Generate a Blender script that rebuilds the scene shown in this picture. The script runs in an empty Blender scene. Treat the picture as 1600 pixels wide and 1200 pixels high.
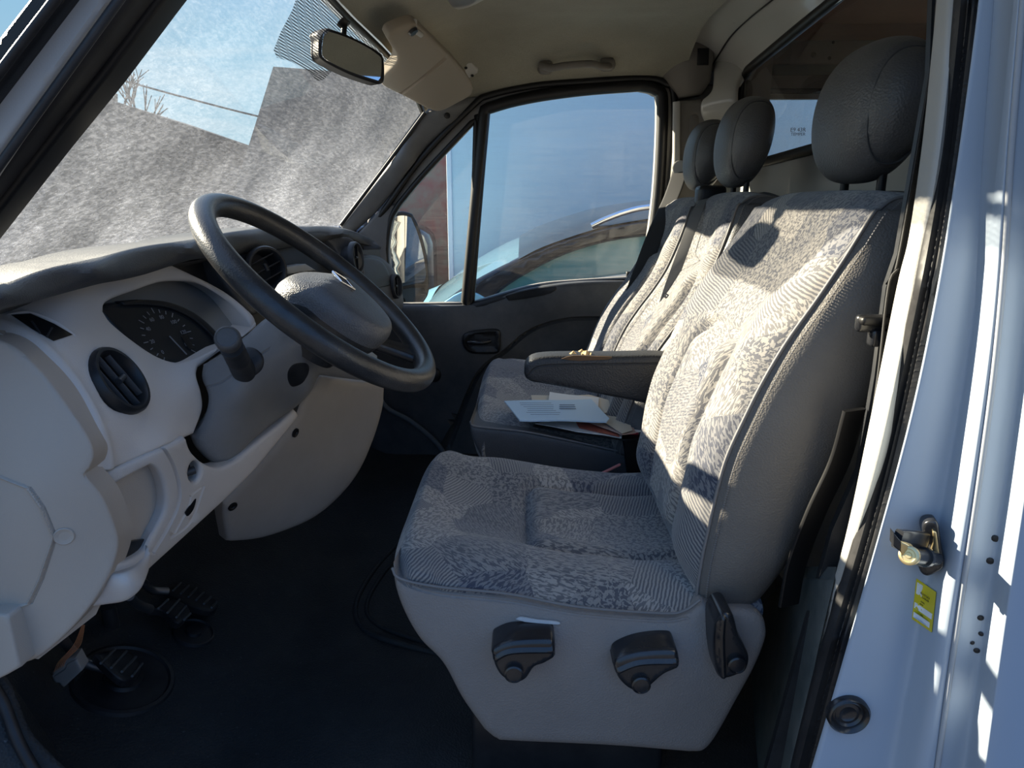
import bpy, bmesh, math, random
import numpy as np
from mathutils import Vector, Matrix, noise as mnoise
from mathutils.geometry import delaunay_2d_cdt
random.seed(4)
sc = bpy.context.scene
COL = sc.collection

# ------------------------------------------------------------ camera, world, sun, exposure
FPX = 1109.0
CAM = Vector((0, -.65, 1.0))
_p = math.atan(288 / FPX)
_s = math.atan(20 / FPX * math.cos(_p))
FW = Vector((-math.sin(_s) * math.cos(_p), math.cos(_s) * math.cos(_p), -math.sin(_p)))
RT = Vector((math.cos(_s), math.sin(_s), 0))
UP = RT.cross(FW)
cd = bpy.data.cameras.new('camera')
cd.sensor_width = 36
cd.lens = FPX / 1600 * 36
cd.clip_start = .02
cam = bpy.data.objects.new('camera', cd)
COL.objects.link(cam)
cam.matrix_world = Matrix(((RT.x, UP.x, -FW.x, CAM.x), (RT.y, UP.y, -FW.y, CAM.y), (RT.z, UP.z, -FW.z, CAM.z), (0, 0, 0, 1)))
sc.camera = cam
sc.view_settings.view_transform = 'Standard'
sc.view_settings.look = 'None'
sc.view_settings.gamma = 1
sc.view_settings.exposure = 0.85
sc.view_settings.use_curve_mapping = False

SUN_DIR = Vector((.77, -.43, -.37)).normalized()
sd = bpy.data.lights.new('sun', 'SUN')
sd.energy = 14.0
sd.angle = .009
sd.color = (1.0, .86, .66)
so = bpy.data.objects.new('sun', sd)
COL.objects.link(so)
so.rotation_euler = SUN_DIR.to_track_quat('-Z', 'Y').to_euler()

w = bpy.data.worlds.new('sky')
sc.world = w
w.use_nodes = True
nt = w.node_tree
for n in list(nt.nodes):
    nt.nodes.remove(n)
def wn(t, **k):
    n = nt.nodes.new(t)
    for a, v in k.items():
        setattr(n, a, v)
    return n
wo = wn('ShaderNodeOutputWorld'); bg = wn('ShaderNodeBackground')
tc = wn('ShaderNodeTexCoord'); sep = wn('ShaderNodeSeparateXYZ')
nt.links.new(tc.outputs['Generated'], sep.inputs[0])
rmp = wn('ShaderNodeValToRGB')
e = rmp.color_ramp.elements
e[0].position = 0.0; e[0].color = (.12, .12, .12, 1)
e[1].position = 1.0; e[1].color = (.12, .27, .64, 1)
for pos, c in ((.49, (.14, .14, .14, 1)), (.505, (.32, .45, .51, 1)), (.60, (.20, .36, .49, 1)), (.75, (.18, .38, .74, 1))):
    k = e.new(pos); k.color = c
mr = wn('ShaderNodeMapRange'); mr.inputs[1].default_value = -1; mr.inputs[2].default_value = 1
nt.links.new(sep.outputs[2], mr.inputs[0]); nt.links.new(mr.outputs[0], rmp.inputs[0])
mp = wn('ShaderNodeMapping'); mp.inputs['Scale'].default_value = (1.2, 1.2, 5.5); mp.inputs['Rotation'].default_value = (0, .25, .3)
nt.links.new(tc.outputs['Generated'], mp.inputs[0])
nz = wn('ShaderNodeTexNoise'); nz.inputs['Scale'].default_value = 2.6; nz.inputs['Detail'].default_value = 9; nz.inputs['Roughness'].default_value = .58; nz.inputs['Distortion'].default_value = .5
nt.links.new(mp.outputs[0], nz.inputs[0])
cr_ = wn('ShaderNodeValToRGB'); cr_.color_ramp.elements[0].position = .47; cr_.color_ramp.elements[1].position = .74
cr_.color_ramp.elements[1].color = (.85, .85, .85, 1)
nt.links.new(nz.outputs[0], cr_.inputs[0])
gt = wn('ShaderNodeMath', operation='GREATER_THAN'); gt.inputs[1].default_value = .0
nt.links.new(sep.outputs[2], gt.inputs[0])
mu = wn('ShaderNodeMath', operation='MULTIPLY')
nt.links.new(cr_.outputs[0], mu.inputs[0]); nt.links.new(gt.outputs[0], mu.inputs[1])
mx = wn('ShaderNodeMixRGB'); mx.inputs[2].default_value = (.50, .55, .59, 1)
nt.links.new(mu.outputs[0], mx.inputs[0]); nt.links.new(rmp.outputs[0], mx.inputs[1])
# the sky opposite the sun is a deeper blue
dp_ = wn('ShaderNodeVectorMath', operation='DOT_PRODUCT'); dp_.inputs[1].default_value = (.78, -.62, .05)
nt.links.new(tc.outputs['Generated'], dp_.inputs[0])
m2_ = wn('ShaderNodeMapRange'); m2_.inputs[1].default_value = -.1; m2_.inputs[2].default_value = .75; m2_.inputs[4].default_value = .85
nt.links.new(dp_.outputs['Value'], m2_.inputs[0])
m3_ = wn('ShaderNodeMath', operation='MULTIPLY'); nt.links.new(m2_.outputs[0], m3_.inputs[0]); nt.links.new(gt.outputs[0], m3_.inputs[1])
mx2 = wn('ShaderNodeMixRGB'); mx2.inputs[2].default_value = (.12, .28, .63, 1)
nt.links.new(m3_.outputs[0], mx2.inputs[0]); nt.links.new(mx.outputs[0], mx2.inputs[1])
nt.links.new(mx2.outputs[0], bg.inputs[0]); bg.inputs[1].default_value = .85
nt.links.new(bg.outputs[0], wo.inputs[0])

# ------------------------------------------------------------ helpers: projection of photo points onto real planes
def ray(x, y):
    return FW + RT * ((x - 800) / FPX) + UP * ((600 - y) / FPX)
AX = {'x': 0, 'y': 1, 'z': 2}
def on(x, y, a, v):
    d = ray(x, y); i = AX[a]
    return CAM + d * ((v - CAM[i]) / d[i])
def P(x, y, Y): return on(x, y, 'y', Y)
def cr(pts, n=8, closed=False):
    """Catmull-Rom through any-dimension points"""
    a = np.array(pts, float); m = len(a); out = []
    if m < 3 and not closed:
        return [tuple(a[0] + (a[-1] - a[0]) * t) for t in np.linspace(0, 1, n + 1)]
    segs = m if closed else m - 1
    for i in range(segs):
        p1, p2 = a[i], a[(i + 1) % m]
        p0 = a[(i - 1) % m] if (closed or i > 0) else 2 * p1 - p2
        p3 = a[(i + 2) % m] if (closed or i + 2 < m) else 2 * p2 - p1
        for k in range(n):
            t = k / n
            out.append(tuple(.5 * (2 * p1 + (p2 - p0) * t + (2 * p0 - 5 * p1 + 4 * p2 - p3) * t * t + (3 * p1 - p0 - 3 * p2 + p3) * t ** 3)))
    if not closed:
        out.append(tuple(a[-1]))
    return out
def S(*p, n=6):
    return cr(p, n)
def SC(*p, n=6):
    return cr(p, n, True)
class Dep:
    """inverse-depth thin plate through real-plane constraints (px, py, axis, value)"""
    def __init__(s, ctrl, lam=1e-5):
        X = np.array([(c[0] / 400., c[1] / 400.) for c in ctrl])
        v = []
        for (px, py, a, val) in ctrl:
            d = ray(px, py); i = AX[a]
            v.append(d[i] / (val - CAM[i]))
        v = np.array(v); n = len(v); s.X = X
        if n < 6:
            A = np.c_[np.ones(n), X]; s.w = np.zeros(n)
            s.a = np.linalg.lstsq(A, v, rcond=None)[0]; return
        K = s.k(X, X) + lam * np.eye(n)
        Pm = np.c_[np.ones(n), X]
        M = np.block([[K, Pm], [Pm.T, np.zeros((3, 3))]])
        sol = np.linalg.solve(M, np.r_[v, 0, 0, 0])
        s.w = sol[:n]; s.a = sol[n:]
    @staticmethod
    def k(A, B):
        d2 = ((A[:, None] - B[None]) ** 2).sum(2)
        return .5 * d2 * np.log(d2 + 1e-12)
    def inv(s, q):
        Q = np.array(q, float) / 400.
        return s.k(Q, s.X) @ s.w + s.a[0] + Q @ s.a[1:]
    def __call__(s, q):
        q = np.array(q, float)
        iv = s.inv(q)
        d = np.array(FW)[None] + np.outer((q[:, 0] - 800) / FPX, np.array(RT)) + np.outer((600 - q[:, 1]) / FPX, np.array(UP))
        return np.array(CAM)[None] + d / iv[:, None]
    def at(s, x, y):
        return Vector(s([(x, y)])[0])
    def normal(s, x, y, h=2.):
        a = s([(x - h, y), (x + h, y), (x, y - h), (x, y + h)])
        n = Vector(np.cross(a[1] - a[0], a[2] - a[3])).normalized()
        if n.dot(s.at(x, y) - CAM) > 0: n = -n
        return n
class PlaneMap:
    """2D -> 3D map of a world plane with one coordinate fixed or a function"""
    def __init__(s, f): s.f = f
    def __call__(s, q): return np.array([s.f(a, b) for a, b in q], float)

def inpoly(q, poly):
    q = np.asarray(q); x, y = q[:, 0], q[:, 1]; r = np.zeros(len(q), bool)
    pl = np.asarray(poly); j = len(pl) - 1
    for i in range(len(pl)):
        xi, yi = pl[i]; xj, yj = pl[j]
        c = ((yi > y) != (yj > y))
        with np.errstate(divide='ignore', invalid='ignore'):
            c &= x < (xj - xi) * (y - yi) / (yj - yi + 1e-15) + xi
        r ^= c; j = i
    return r
def dseg(q, pts, closed=True):
    q = np.asarray(q); pl = np.asarray(pts, float); m = len(pl); best = np.full(len(q), 1e9)
    for i in range(m if closed else m - 1):
        a = pl[i]; b = pl[(i + 1) % m]; ab = b - a; L = (ab ** 2).sum() + 1e-15
        t = np.clip(((q - a) @ ab) / L, 0, 1)
        best = np.minimum(best, np.linalg.norm(q - a - t[:, None] * ab, axis=1))
    return best
def resample(poly, step, closed=True):
    pl = [np.array(p, float) for p in poly]; out = []; m = len(pl)
    for i in range(m if closed else m - 1):
        a = pl[i]; b = pl[(i + 1) % m]; L = np.linalg.norm(b - a)
        if L < 1e-9: continue
        k = max(1, int(math.ceil(L / step)))
        for j in range(k): out.append(a + (b - a) * j / k)
    if not closed: out.append(pl[-1])
    return out

# ------------------------------------------------------------ helpers: objects
def link(o, parent=None):
    COL.objects.link(o)
    if parent is not None: o.parent = parent
    return o
def wloc(o):
    v = Vector((0, 0, 0))
    while o is not None:
        v += o.location; o = o.parent
    return v
def mk(name, verts, faces, mat, parent=None, uv=None, smooth=True, origin=None, mi=None):
    if parent is not None: off = wloc(parent); loc = Vector((0, 0, 0))
    else:
        a = np.array([tuple(v) for v in verts])
        if origin is None:
            mn, mxx = a.min(0), a.max(0); off = Vector(((mn[0] + mxx[0]) / 2, (mn[1] + mxx[1]) / 2, mn[2]))
        else: off = Vector(origin)
        loc = off
    me = bpy.data.meshes.new(name)
    me.from_pydata([tuple(Vector(v) - off) for v in verts], [], [tuple(f) for f in faces])
    for m in (mat if isinstance(mat, (list, tuple)) else [mat]): me.materials.append(m)
    if uv is not None:
        l = me.uv_layers.new(name='UVMap'); d = np.array(uv, np.float32)
        idx = np.empty(len(me.loops), np.int32); me.loops.foreach_get('vertex_index', idx)
        l.data.foreach_set('uv', d[idx].ravel())
    if smooth: me.polygons.foreach_set('use_smooth', [True] * len(me.polygons))
    if mi is not None: me.polygons.foreach_set('material_index', mi)
    me.update()
    o = bpy.data.objects.new(name, me); o.location = loc
    return link(o, parent)
def thing(name, label, cat, loc=(0, 0, 0), group=None):
    o = bpy.data.objects.new(name, None); o.empty_display_size = .05; o.location = loc
    o['label'] = label; o['category'] = cat
    if group: o['group'] = group
    return link(o)
def tag(o, label=None, cat=None, group=None, kind=None):
    if label: o['label'] = label
    if cat: o['category'] = cat
    if group: o['group'] = group
    if kind: o['kind'] = kind
    return o
def st(o): o['kind'] = 'structure'; return o
def struct_root(name, loc=(0, 0, 0)):
    o = bpy.data.objects.new(name, None); o.empty_display_size = .05; o.location = loc
    o['kind'] = 'structure'
    return link(o)

def sheet(name, outline, mp, mat, parent=None, holes=(), step=12, rnd=0, rdep=.004, thick=.01, tdir=None, grooves=(), off=None, hthick=None, disp=None, edge=None, uvs=None, double=False):
    """a surface cut to an outline in the map's 2D domain, with rounded rim, grooves and real thickness"""
    edge = edge or step
    loops = [resample(outline, edge)] + [resample(h, edge) for h in holes]
    pts = []; cons = []
    for lp in loops:
        b = len(pts); pts += [tuple(p) for p in lp]
        cons += [(b + i, b + (i + 1) % len(lp)) for i in range(len(lp))]
    nb = len(pts)
    allb = [np.array(l) for l in loops]
    extra = []
    def near(q):
        d = np.full(len(q), 1e9)
        for l in allb: d = np.minimum(d, dseg(q, l))
        return d
    def inside(q):
        r = inpoly(q, loops[0])
        for h in loops[1:]: r &= ~inpoly(q, h)
        return r
    if rnd:
        for l in allb:
            nx = np.roll(l, -1, 0) - np.roll(l, 1, 0); nrm = np.stack([-nx[:, 1], nx[:, 0]], 1); nrm /= np.linalg.norm(nrm, axis=1)[:, None] + 1e-12
            for f in (.12, .4, 1.0):
                for sg in (-1, 1):
                    q = l + nrm * sg * rnd * f
                    ok = inside(q)
                    if ok.any():
                        q = q[ok]; q = q[near(q) > rnd * f * .85]; extra += [tuple(p) for p in q]
    for (gp, gw, gd) in grooves:
        g = np.array(resample(gp, max(gw, edge * .4), False))
        tt = np.gradient(g, axis=0); nrm = np.stack([-tt[:, 1], tt[:, 0]], 1); nrm /= np.linalg.norm(nrm, axis=1)[:, None] + 1e-12
        for f in (0, -.45, .45, -1, 1):
            q = g + nrm * gw * f; q = q[inside(q)]
            if len(q): q = q[near(q) > edge * .1]; extra += [tuple(p) for p in q]
    o0 = np.array(loops[0]); mn = o0.min(0); mxx = o0.max(0)
    gx = np.arange(mn[0], mxx[0], step); gy = np.arange(mn[1], mxx[1], step * .87)
    grid = np.array([(x + (step / 2 if j % 2 else 0), y) for j, y in enumerate(gy) for x in gx]) if len(gx) and len(gy) else np.zeros((0, 2))
    if len(grid):
        grid = grid[inside(grid)]
    if len(grid):
        grid = grid[near(grid) > max(rnd * 1.25, step * .45)]
    if len(grid) and grooves:
        for (gp, gw, gd) in grooves:
            if len(grid): grid = grid[dseg(grid, gp, False) > gw * 1.3]
    pts += extra + [tuple(p) for p in grid]
    ctr = np.array(pts).mean(0); sca = np.abs(np.array(pts) - ctr).max()
    V = [Vector(((p[0] - ctr[0]) / sca, (p[1] - ctr[1]) / sca)) for p in pts]
    vo, eo, fo, ov, oe, of = delaunay_2d_cdt(V, cons, [], 0, 1e-6)
    q = np.array([(v.x * sca + ctr[0], v.y * sca + ctr[1]) for v in vo])
    tri = np.array([f for f in fo if len(f) == 3])
    cen = q[tri].mean(1); tri = tri[inside(cen)]
    W = mp(q)
    h = max(sca * 1e-3, 1e-5)
    du = mp(q + [h, 0]) - mp(q - [h, 0]); dv = mp(q + [0, h]) - mp(q - [0, h])
    N = np.cross(du, dv); N /= np.linalg.norm(N, axis=1)[:, None] + 1e-15
    sgn = np.sign(((W - np.array(CAM)) * N).sum(1)); N *= -sgn[:, None]
    D = np.zeros(len(q)); nd = near(q)
    if rnd:
        t = np.clip(nd / rnd, 0, 1); D -= rdep * (1 - np.sqrt(1 - (1 - t) ** 2))
    for (gp, gw, gd) in grooves:
        dd = dseg(q, gp, False); D -= gd * np.clip(1 - (dd / gw) ** 2, 0, 1)
    if disp is not None: D += disp(q)
    W = W + N * D[:, None]
    if off is not None: W = W + np.array(off)[None]
    verts = [tuple(v) for v in W]
    faces = []
    a, b, c = W[tri[:, 0]], W[tri[:, 1]], W[tri[:, 2]]
    fl = (np.cross(b - a, c - a) * N[tri[:, 0]]).sum(1) < 0
    q2 = q[tri]; a2 = (q2[:, 1, 0] - q2[:, 0, 0]) * (q2[:, 2, 1] - q2[:, 0, 1]) - (q2[:, 1, 1] - q2[:, 0, 1]) * (q2[:, 2, 0] - q2[:, 0, 0])
    pos = fl[a2 > 0]; flipall = (pos.mean() > .5) if len(pos) else False
    for f, k in zip(tri, a2 < 0): faces.append((f[0], f[2], f[1]) if (bool(k) != bool(flipall)) else tuple(f))
    uvl = [tuple(p) for p in (q if uvs is None else uvs(q))]
    # boundary walls
    if thick:
        from collections import Counter
        cnt = Counter()
        for f in faces:
            for i in range(3):
                cnt[(f[i], f[(i + 1) % 3])] += 1
        be = [e_ for e_ in cnt if (e_[1], e_[0]) not in cnt]
        mapb = {}
        hd = [nd_ for nd_ in range(len(q))]
        for (i, j) in be:
            for k in (i, j):
                if k not in mapb:
                    onhole = len(loops) > 1 and min(dseg(q[k:k + 1], l)[0] for l in loops[1:]) < 1e-3 * max(1, edge) + 1e-9
                    tv = (hthick if (onhole and hthick is not None) else thick)
                    dr = np.array(tdir) if tdir is not None else -N[k]
                    mapb[k] = len(verts); verts.append(tuple(W[k] + dr * tv)); uvl.append(uvl[k])
            faces.append((j, i, mapb[i], mapb[j]))
        if double:
            base = len(verts)
            inn = {}
            for k in range(len(q)):
                dr = np.array(tdir) if tdir is not None else -N[k]
                if k in mapb: inn[k] = mapb[k]
                else: inn[k] = len(verts); verts.append(tuple(W[k] + dr * thick)); uvl.append(uvl[k])
            for f in faces[:len(tri)]: faces.append((inn[f[0]], inn[f[2]], inn[f[1]]))
    o = mk(name, verts, faces, mat, parent, uv=uvl)
    if rnd == 0 or thick:
        sharp(o, 40)
    return o
def sharp(o, deg=40):
    me = o.data
    bm = bmesh.new(); bm.from_mesh(me)
    th = math.radians(deg)
    for e_ in bm.edges:
        if len(e_.link_faces) == 2 and e_.calc_face_angle(0) > th: e_.smooth = False
    bm.to_mesh(me); bm.free()
def loft(name, rows, mat, parent=None, nu=5, nv=5, cu=False, cv=False, fn=None, cap=False, uvm=None, flip=False, origin=None):
    """rows of 3D points -> smooth grid. nu: subdivisions along a row, nv: between rows"""
    R = [cr(r, nu, cu) for r in rows]
    m = len(R[0])
    cols = [cr([r[i] for r in R], nv, cv) for i in range(m)]
    n = len(cols[0])
    G = np.array([[cols[i][j] for i in range(m)] for j in range(n)])  # n rows x m
    if fn is not None: G = fn(G)
    verts = [tuple(p) for r in G for p in r]
    faces = []
    for j in range(n if cv else n - 1):
        for i in range(m if cu else m - 1):
            f = (j * m + i, j * m + (i + 1) % m, ((j + 1) % n) * m + (i + 1) % m, ((j + 1) % n) * m + i)
            faces.append(f[::-1] if flip else f)
    if cap:
        faces.append(tuple(range(m))[::-1] if not flip else tuple(range(m)))
        b = (n - 1) * m; faces.append(tuple(b + i for i in range(m)) if not flip else tuple(b + i for i in range(m))[::-1])
    su = np.concatenate([[0], np.cumsum(np.linalg.norm(np.diff(G[n // 2], axis=0), axis=1))])
    sv = np.concatenate([[0], np.cumsum(np.linalg.norm(np.diff(G[:, m // 2], axis=0), axis=1))])
    uv = [(su[i], sv[j]) for j in range(n) for i in range(m)]
    return mk(name, verts, faces, mat, parent, uv=uv, origin=origin)
def tube(name, pts, r, mat, parent=None, seg=10, closed=False, n=6, flat=None, raw=False, twist=None, caps=True, origin=None):
    """sweep; flat=(w,h,ref vector) gives a flat band whose width runs along ref"""
    pp = [Vector(p) for p in (pts if raw else cr([tuple(p) for p in pts], n, closed))]
    m = len(pp); verts = []; faces = []
    rr = r if callable(r) else (lambda t: r)
    ref = None
    for i, p in enumerate(pp):
        if closed: t = (pp[(i + 1) % m] - pp[i - 1]).normalized()
        else: t = (pp[min(i + 1, m - 1)] - pp[max(i - 1, 0)]).normalized()
        if flat: a = (Vector(flat[2]) - t * t.dot(Vector(flat[2]))).normalized(); b = t.cross(a)
        else:
            if ref is None: ref = Vector((0, 0, 1)) if abs(t.z) < .9 else Vector((1, 0, 0))
            a = (ref - t * t.dot(ref)).normalized(); b = t.cross(a); ref = a
        k = rr(i / max(1, m - 1))
        for s in range(seg):
            th = 2 * math.pi * s / seg
            if flat:
                cx, sy = math.cos(th), math.sin(th)
                e_ = .35
                verts.append(p + a * (flat[0] / 2 * math.copysign(abs(cx) ** e_, cx)) + b * (flat[1] / 2 * math.copysign(abs(sy) ** e_, sy)))
            else: verts.append(p + a * (k * math.cos(th)) + b * (k * math.sin(th)))
    for i in range(m if closed else m - 1):
        for s in range(seg):
            faces.append((i * seg + s, i * seg + (s + 1) % seg, ((i + 1) % m) * seg + (s + 1) % seg, ((i + 1) % m) * seg + s))
    if not closed and caps:
        faces.append(tuple(range(seg))[::-1]); faces.append(tuple((m - 1) * seg + s for s in range(seg)))
    return sharp_ret(mk(name, verts, faces, mat, parent, origin=origin))
def sharp_ret(o): sharp(o, 50); return o
def frame_of(n, up=(0, 0, 1)):
    n = Vector(n).normalized(); u = Vector(up); x = u.cross(n).normalized(); y = n.cross(x)
    return x, y, n
def lathe(name, c, n, prof, mat, parent=None, seg=32, up=(0, 0, 1), sx=1, sy=1, capo=True, origin=None, arc=None):
    """profile [(r, h)] revolved about n at c"""
    x, y, n = frame_of(n, up); c = Vector(c); verts = []; faces = []
    for (r, h) in prof:
        for s in range(seg):
            th = 2 * math.pi * s / seg
            verts.append(c + x * (r * sx * math.cos(th)) + y * (r * sy * math.sin(th)) + n * h)
    for i in range(len(prof) - 1):
        for s in range(seg):
            faces.append((i * seg + s, i * seg + (s + 1) % seg, (i + 1) * seg + (s + 1) % seg, (i + 1) * seg + s))
    if capo: faces.append(tuple((len(prof) - 1) * seg + s for s in range(seg)))
    return sharp_ret(mk(name, verts, faces, mat, parent, origin=origin))
def box(name, c, size, mat, parent=None, axes=None, bev=.003, origin=None):
    bm = bmesh.new(); bmesh.ops.create_cube(bm, size=1)
    for v in bm.verts: v.co = Vector((v.co.x * size[0], v.co.y * size[1], v.co.z * size[2]))
    if bev: bmesh.ops.bevel(bm, geom=bm.edges[:], offset=min(bev, min(size) * .45), segments=3, affect='EDGES', profile=.5)
    X, Y, Z = axes if axes else (Vector((1, 0, 0)), Vector((0, 1, 0)), Vector((0, 0, 1)))
    vs = [Vector(c) + X * v.co.x + Y * v.co.y + Z * v.co.z for v in bm.verts]
    bm.verts.index_update()
    fs = [[v.index for v in f.verts] for f in bm.faces]; bm.free()
    return sharp_ret(mk(name, vs, fs, mat, parent, origin=origin))
def prism(name, outline, c, X, Y, N, depth, mat, parent=None, bev=.002, origin=None, off=0):
    """flat outline (local 2D) extruded along N, bevelled"""
    bm = bmesh.new()
    vs = [bm.verts.new((p[0], p[1], 0)) for p in outline]
    f = bm.faces.new(vs)
    r = bmesh.ops.extrude_face_region(bm, geom=[f])
    for v in [g for g in r['geom'] if isinstance(g, bmesh.types.BMVert)]: v.co.z += depth
    bmesh.ops.recalc_face_normals(bm, faces=bm.faces[:])
    if bev:
        ed = [e_ for e_ in bm.edges if abs(e_.verts[0].co.z - e_.verts[1].co.z) < 1e-9]
        bmesh.ops.bevel(bm, geom=ed, offset=bev, segments=3, affect='EDGES', profile=.5)
    bm.verts.index_update()
    vs = [Vector(c) + Vector(X) * v.co.x + Vector(Y) * v.co.y + Vector(N) * (v.co.z + off) for v in bm.verts]
    fs = [[v.index for v in f.verts] for f in bm.faces]; bm.free()
    return sharp_ret(mk(name, vs, fs, mat, parent, origin=origin))
def text(name, s, c, X, Y, size, mat, parent, depth=.0003):
    cu = bpy.data.curves.new(name, 'FONT'); cu.body = s; cu.size = size; cu.extrude = depth; cu.align_x = 'CENTER'; cu.align_y = 'CENTER'
    tmp = bpy.data.objects.new('tmp', cu); COL.objects.link(tmp)
    bpy.context.view_layer.update()
    me = bpy.data.meshes.new_from_object(tmp.evaluated_get(bpy.context.evaluated_depsgraph_get()))
    X = Vector(X).normalized(); Y = Vector(Y); Z = X.cross(Y).normalized()
    vs = [Vector(c) + X * v.co.x + Y * v.co.y + Z * v.co.z for v in me.vertices]
    fs = [tuple(p.vertices) for p in me.polygons]
    bpy.data.objects.remove(tmp)
    return mk(name, vs, fs, mat, parent, smooth=False)

# ------------------------------------------------------------ materials
class NT:
    def __init__(s, name):
        s.m = bpy.data.materials.new(name); s.m.use_nodes = True; s.t = s.m.node_tree
        for n in list(s.t.nodes): s.t.nodes.remove(n)
        s.out = s.n('ShaderNodeOutputMaterial')
    def n(s, t, ins=None, **k):
        n = s.t.nodes.new(t)
        for a, v in k.items(): setattr(n, a, v)
        for a, v in (ins or {}).items():
            if isinstance(v, bpy.types.NodeSocket): s.t.links.new(v, n.inputs[a])
            else: n.inputs[a].default_value = v
        return n
    def co(s, kind='Object', scale=(1, 1, 1), rot=(0, 0, 0)):
        t = s.n('ShaderNodeTexCoord')
        return s.n('ShaderNodeMapping', {0: t.outputs[kind], 'Scale': scale, 'Rotation': rot}).outputs[0]
    def noise(s, co, sc_, det=3, rough=.5, dist=0):
        return s.n('ShaderNodeTexNoise', {'Vector': co, 'Scale': sc_, 'Detail': det, 'Roughness': rough, 'Distortion': dist}).outputs[0]
    def ramp(s, f, stops):
        r = s.n('ShaderNodeValToRGB', {0: f}); el = r.color_ramp.elements
        while len(el) > 1: el.remove(el[0])
        el[0].position = stops[0][0]; el[0].color = c4(stops[0][1])
        for p, c in stops[1:]:
            k = el.new(p); k.color = c4(c)
        return r.outputs[0]
    def math(s, op, a, b=0.0, clamp=False):
        n = s.n('ShaderNodeMath', {0: a, 1: b}, operation=op); n.use_clamp = clamp; return n.outputs[0]
    def mix(s, f, a, b):
        return s.n('ShaderNodeMixRGB', {0: f, 1: c4(a) if isinstance(a, (tuple, list)) else a, 2: c4(b) if isinstance(b, (tuple, list)) else b}).outputs[0]
    def bump(s, h, strength=.3, dist=.001):
        return s.n('ShaderNodeBump', {'Height': h, 'Strength': strength, 'Distance': dist}).outputs[0]
    def pbr(s, col, rough=.5, metal=0, normal=None, coat=0, spec=.5, sheen=0):
        b = s.n('ShaderNodeBsdfPrincipled', {'Base Color': c4(col) if isinstance(col, (tuple, list)) else col, 'Roughness': rough, 'Metallic': metal, 'Coat Weight': coat, 'Specular IOR Level': spec, 'Sheen Weight': sheen})
        if normal is not None: s.t.links.new(normal, b.inputs['Normal'])
        return b.outputs[0]
    def done(s, sh):
        s.t.links.new(sh, s.out.inputs[0]); return s.m
def c4(c):
    if isinstance(c, (int, float)): return (c, c, c, 1)
    return tuple(c) + (1,) if len(c) == 3 else tuple(c)
def plastic(name, col, rough=.45, grain=0, gs=900, spec=.4, dust=0, bstr=.25, dustcol=(.42, .40, .37)):
    m = NT(name); co = m.co(); nrm = None
    c = col
    if grain:
        v = m.n('ShaderNodeTexVoronoi', {'Vector': co, 'Scale': gs}).outputs['Distance']
        nrm = m.bump(v, bstr, grain)
    if dust:
        f = m.noise(co, 14, 8, .7); f2 = m.ramp(f, [(.4, 0), (.75, dust)])
        c = m.mix(f2, col, dustcol)
    return m.done(m.pbr(c, rough, 0, nrm, spec=spec))
M = {}
M['fascia'] = plastic('light_grey_grained_plastic', (.58, .53, .485), .55, .0006, 700, dust=.10)
M['endcover'] = plastic('grey_end_cover_plastic', (.42, .36, .30), .5, .0005, 800, dust=.10)
M['lower'] = plastic('grey_lower_dash_plastic', (.52, .47, .425), .55, .0006, 700, dust=.12)
M['knee'] = plastic('matte_knee_panel_plastic', (.27, .245, .222), .6, .0004, 900, dust=.15)
M['pad'] = plastic('charcoal_dash_pad', (.048, .05, .053), .5, .0008, 500, dust=.06, bstr=.4)
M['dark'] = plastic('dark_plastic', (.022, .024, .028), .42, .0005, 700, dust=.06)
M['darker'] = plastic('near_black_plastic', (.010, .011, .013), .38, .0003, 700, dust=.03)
M['console'] = plastic('charcoal_console_plastic', (.06, .06, .062), .5, .0005, 700, dust=.12)
M['column'] = plastic('dark_column_plastic', (.19, .185, .18), .5, .0006, 700, dust=.08)
M['wheel'] = plastic('worn_wheel_rim', (.020, .021, .023), .33, .0006, 450, spec=.55, dust=.08, bstr=.35)
M['hub'] = plastic('grained_hub_plastic', (.085, .09, .10), .42, .0010, 420, spec=.5, dust=.15, bstr=.6)
M['rubber'] = plastic('black_rubber', (.012, .012, .014), .5, 0, dust=.05)
M['gasket'] = plastic('black_gasket', (.006, .006, .007), .45, 0)
M['leather'] = plastic('black_leather', (.088, .088, .09), .42, .0012, 330, spec=.5, bstr=.5, dust=.04)
M['arm_leather'] = plastic('dark_armrest_leather', (.034, .036, .040), .42, .0012, 330, spec=.4, bstr=.5)
M['well'] = plastic('shaded_cluster_hood', (.20, .20, .20), .55, .0006, 700)  # fascia plastic darkened: the shade under the hood is put into its colour
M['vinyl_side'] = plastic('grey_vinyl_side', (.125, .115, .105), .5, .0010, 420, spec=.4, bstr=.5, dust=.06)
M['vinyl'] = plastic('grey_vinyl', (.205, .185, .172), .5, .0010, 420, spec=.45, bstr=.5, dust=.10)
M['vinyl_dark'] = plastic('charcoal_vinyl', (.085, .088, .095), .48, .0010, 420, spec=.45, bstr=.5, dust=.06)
M['piping'] = plastic('seam_thread', (.17, .165, .165), .6, 0)
M['pillar'] = plastic('grey_pillar_trim', (.115, .118, .122), .5, .0004, 800, dust=.12)
M['doorpanel'] = plastic('dark_grey_door_plastic', (.062, .066, .072), .5, .0006, 600, dust=.10)
M['doorframe'] = plastic('grey_door_frame_paint', (.20, .19, .175), .5, 0, dust=.2)
M['trimlight'] = plastic('light_grey_trim', (.42, .41, .385), .6, .0004, 600, dust=.1)
M['roofplastic'] = plastic('taupe_roof_plastic', (.17, .155, .135), .6, .0004, 700)
M['lever'] = plastic('glossy_black_plastic', (.010, .011, .014), .25, 0, spec=.6, dust=.05)
M['belt'] = None
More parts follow.
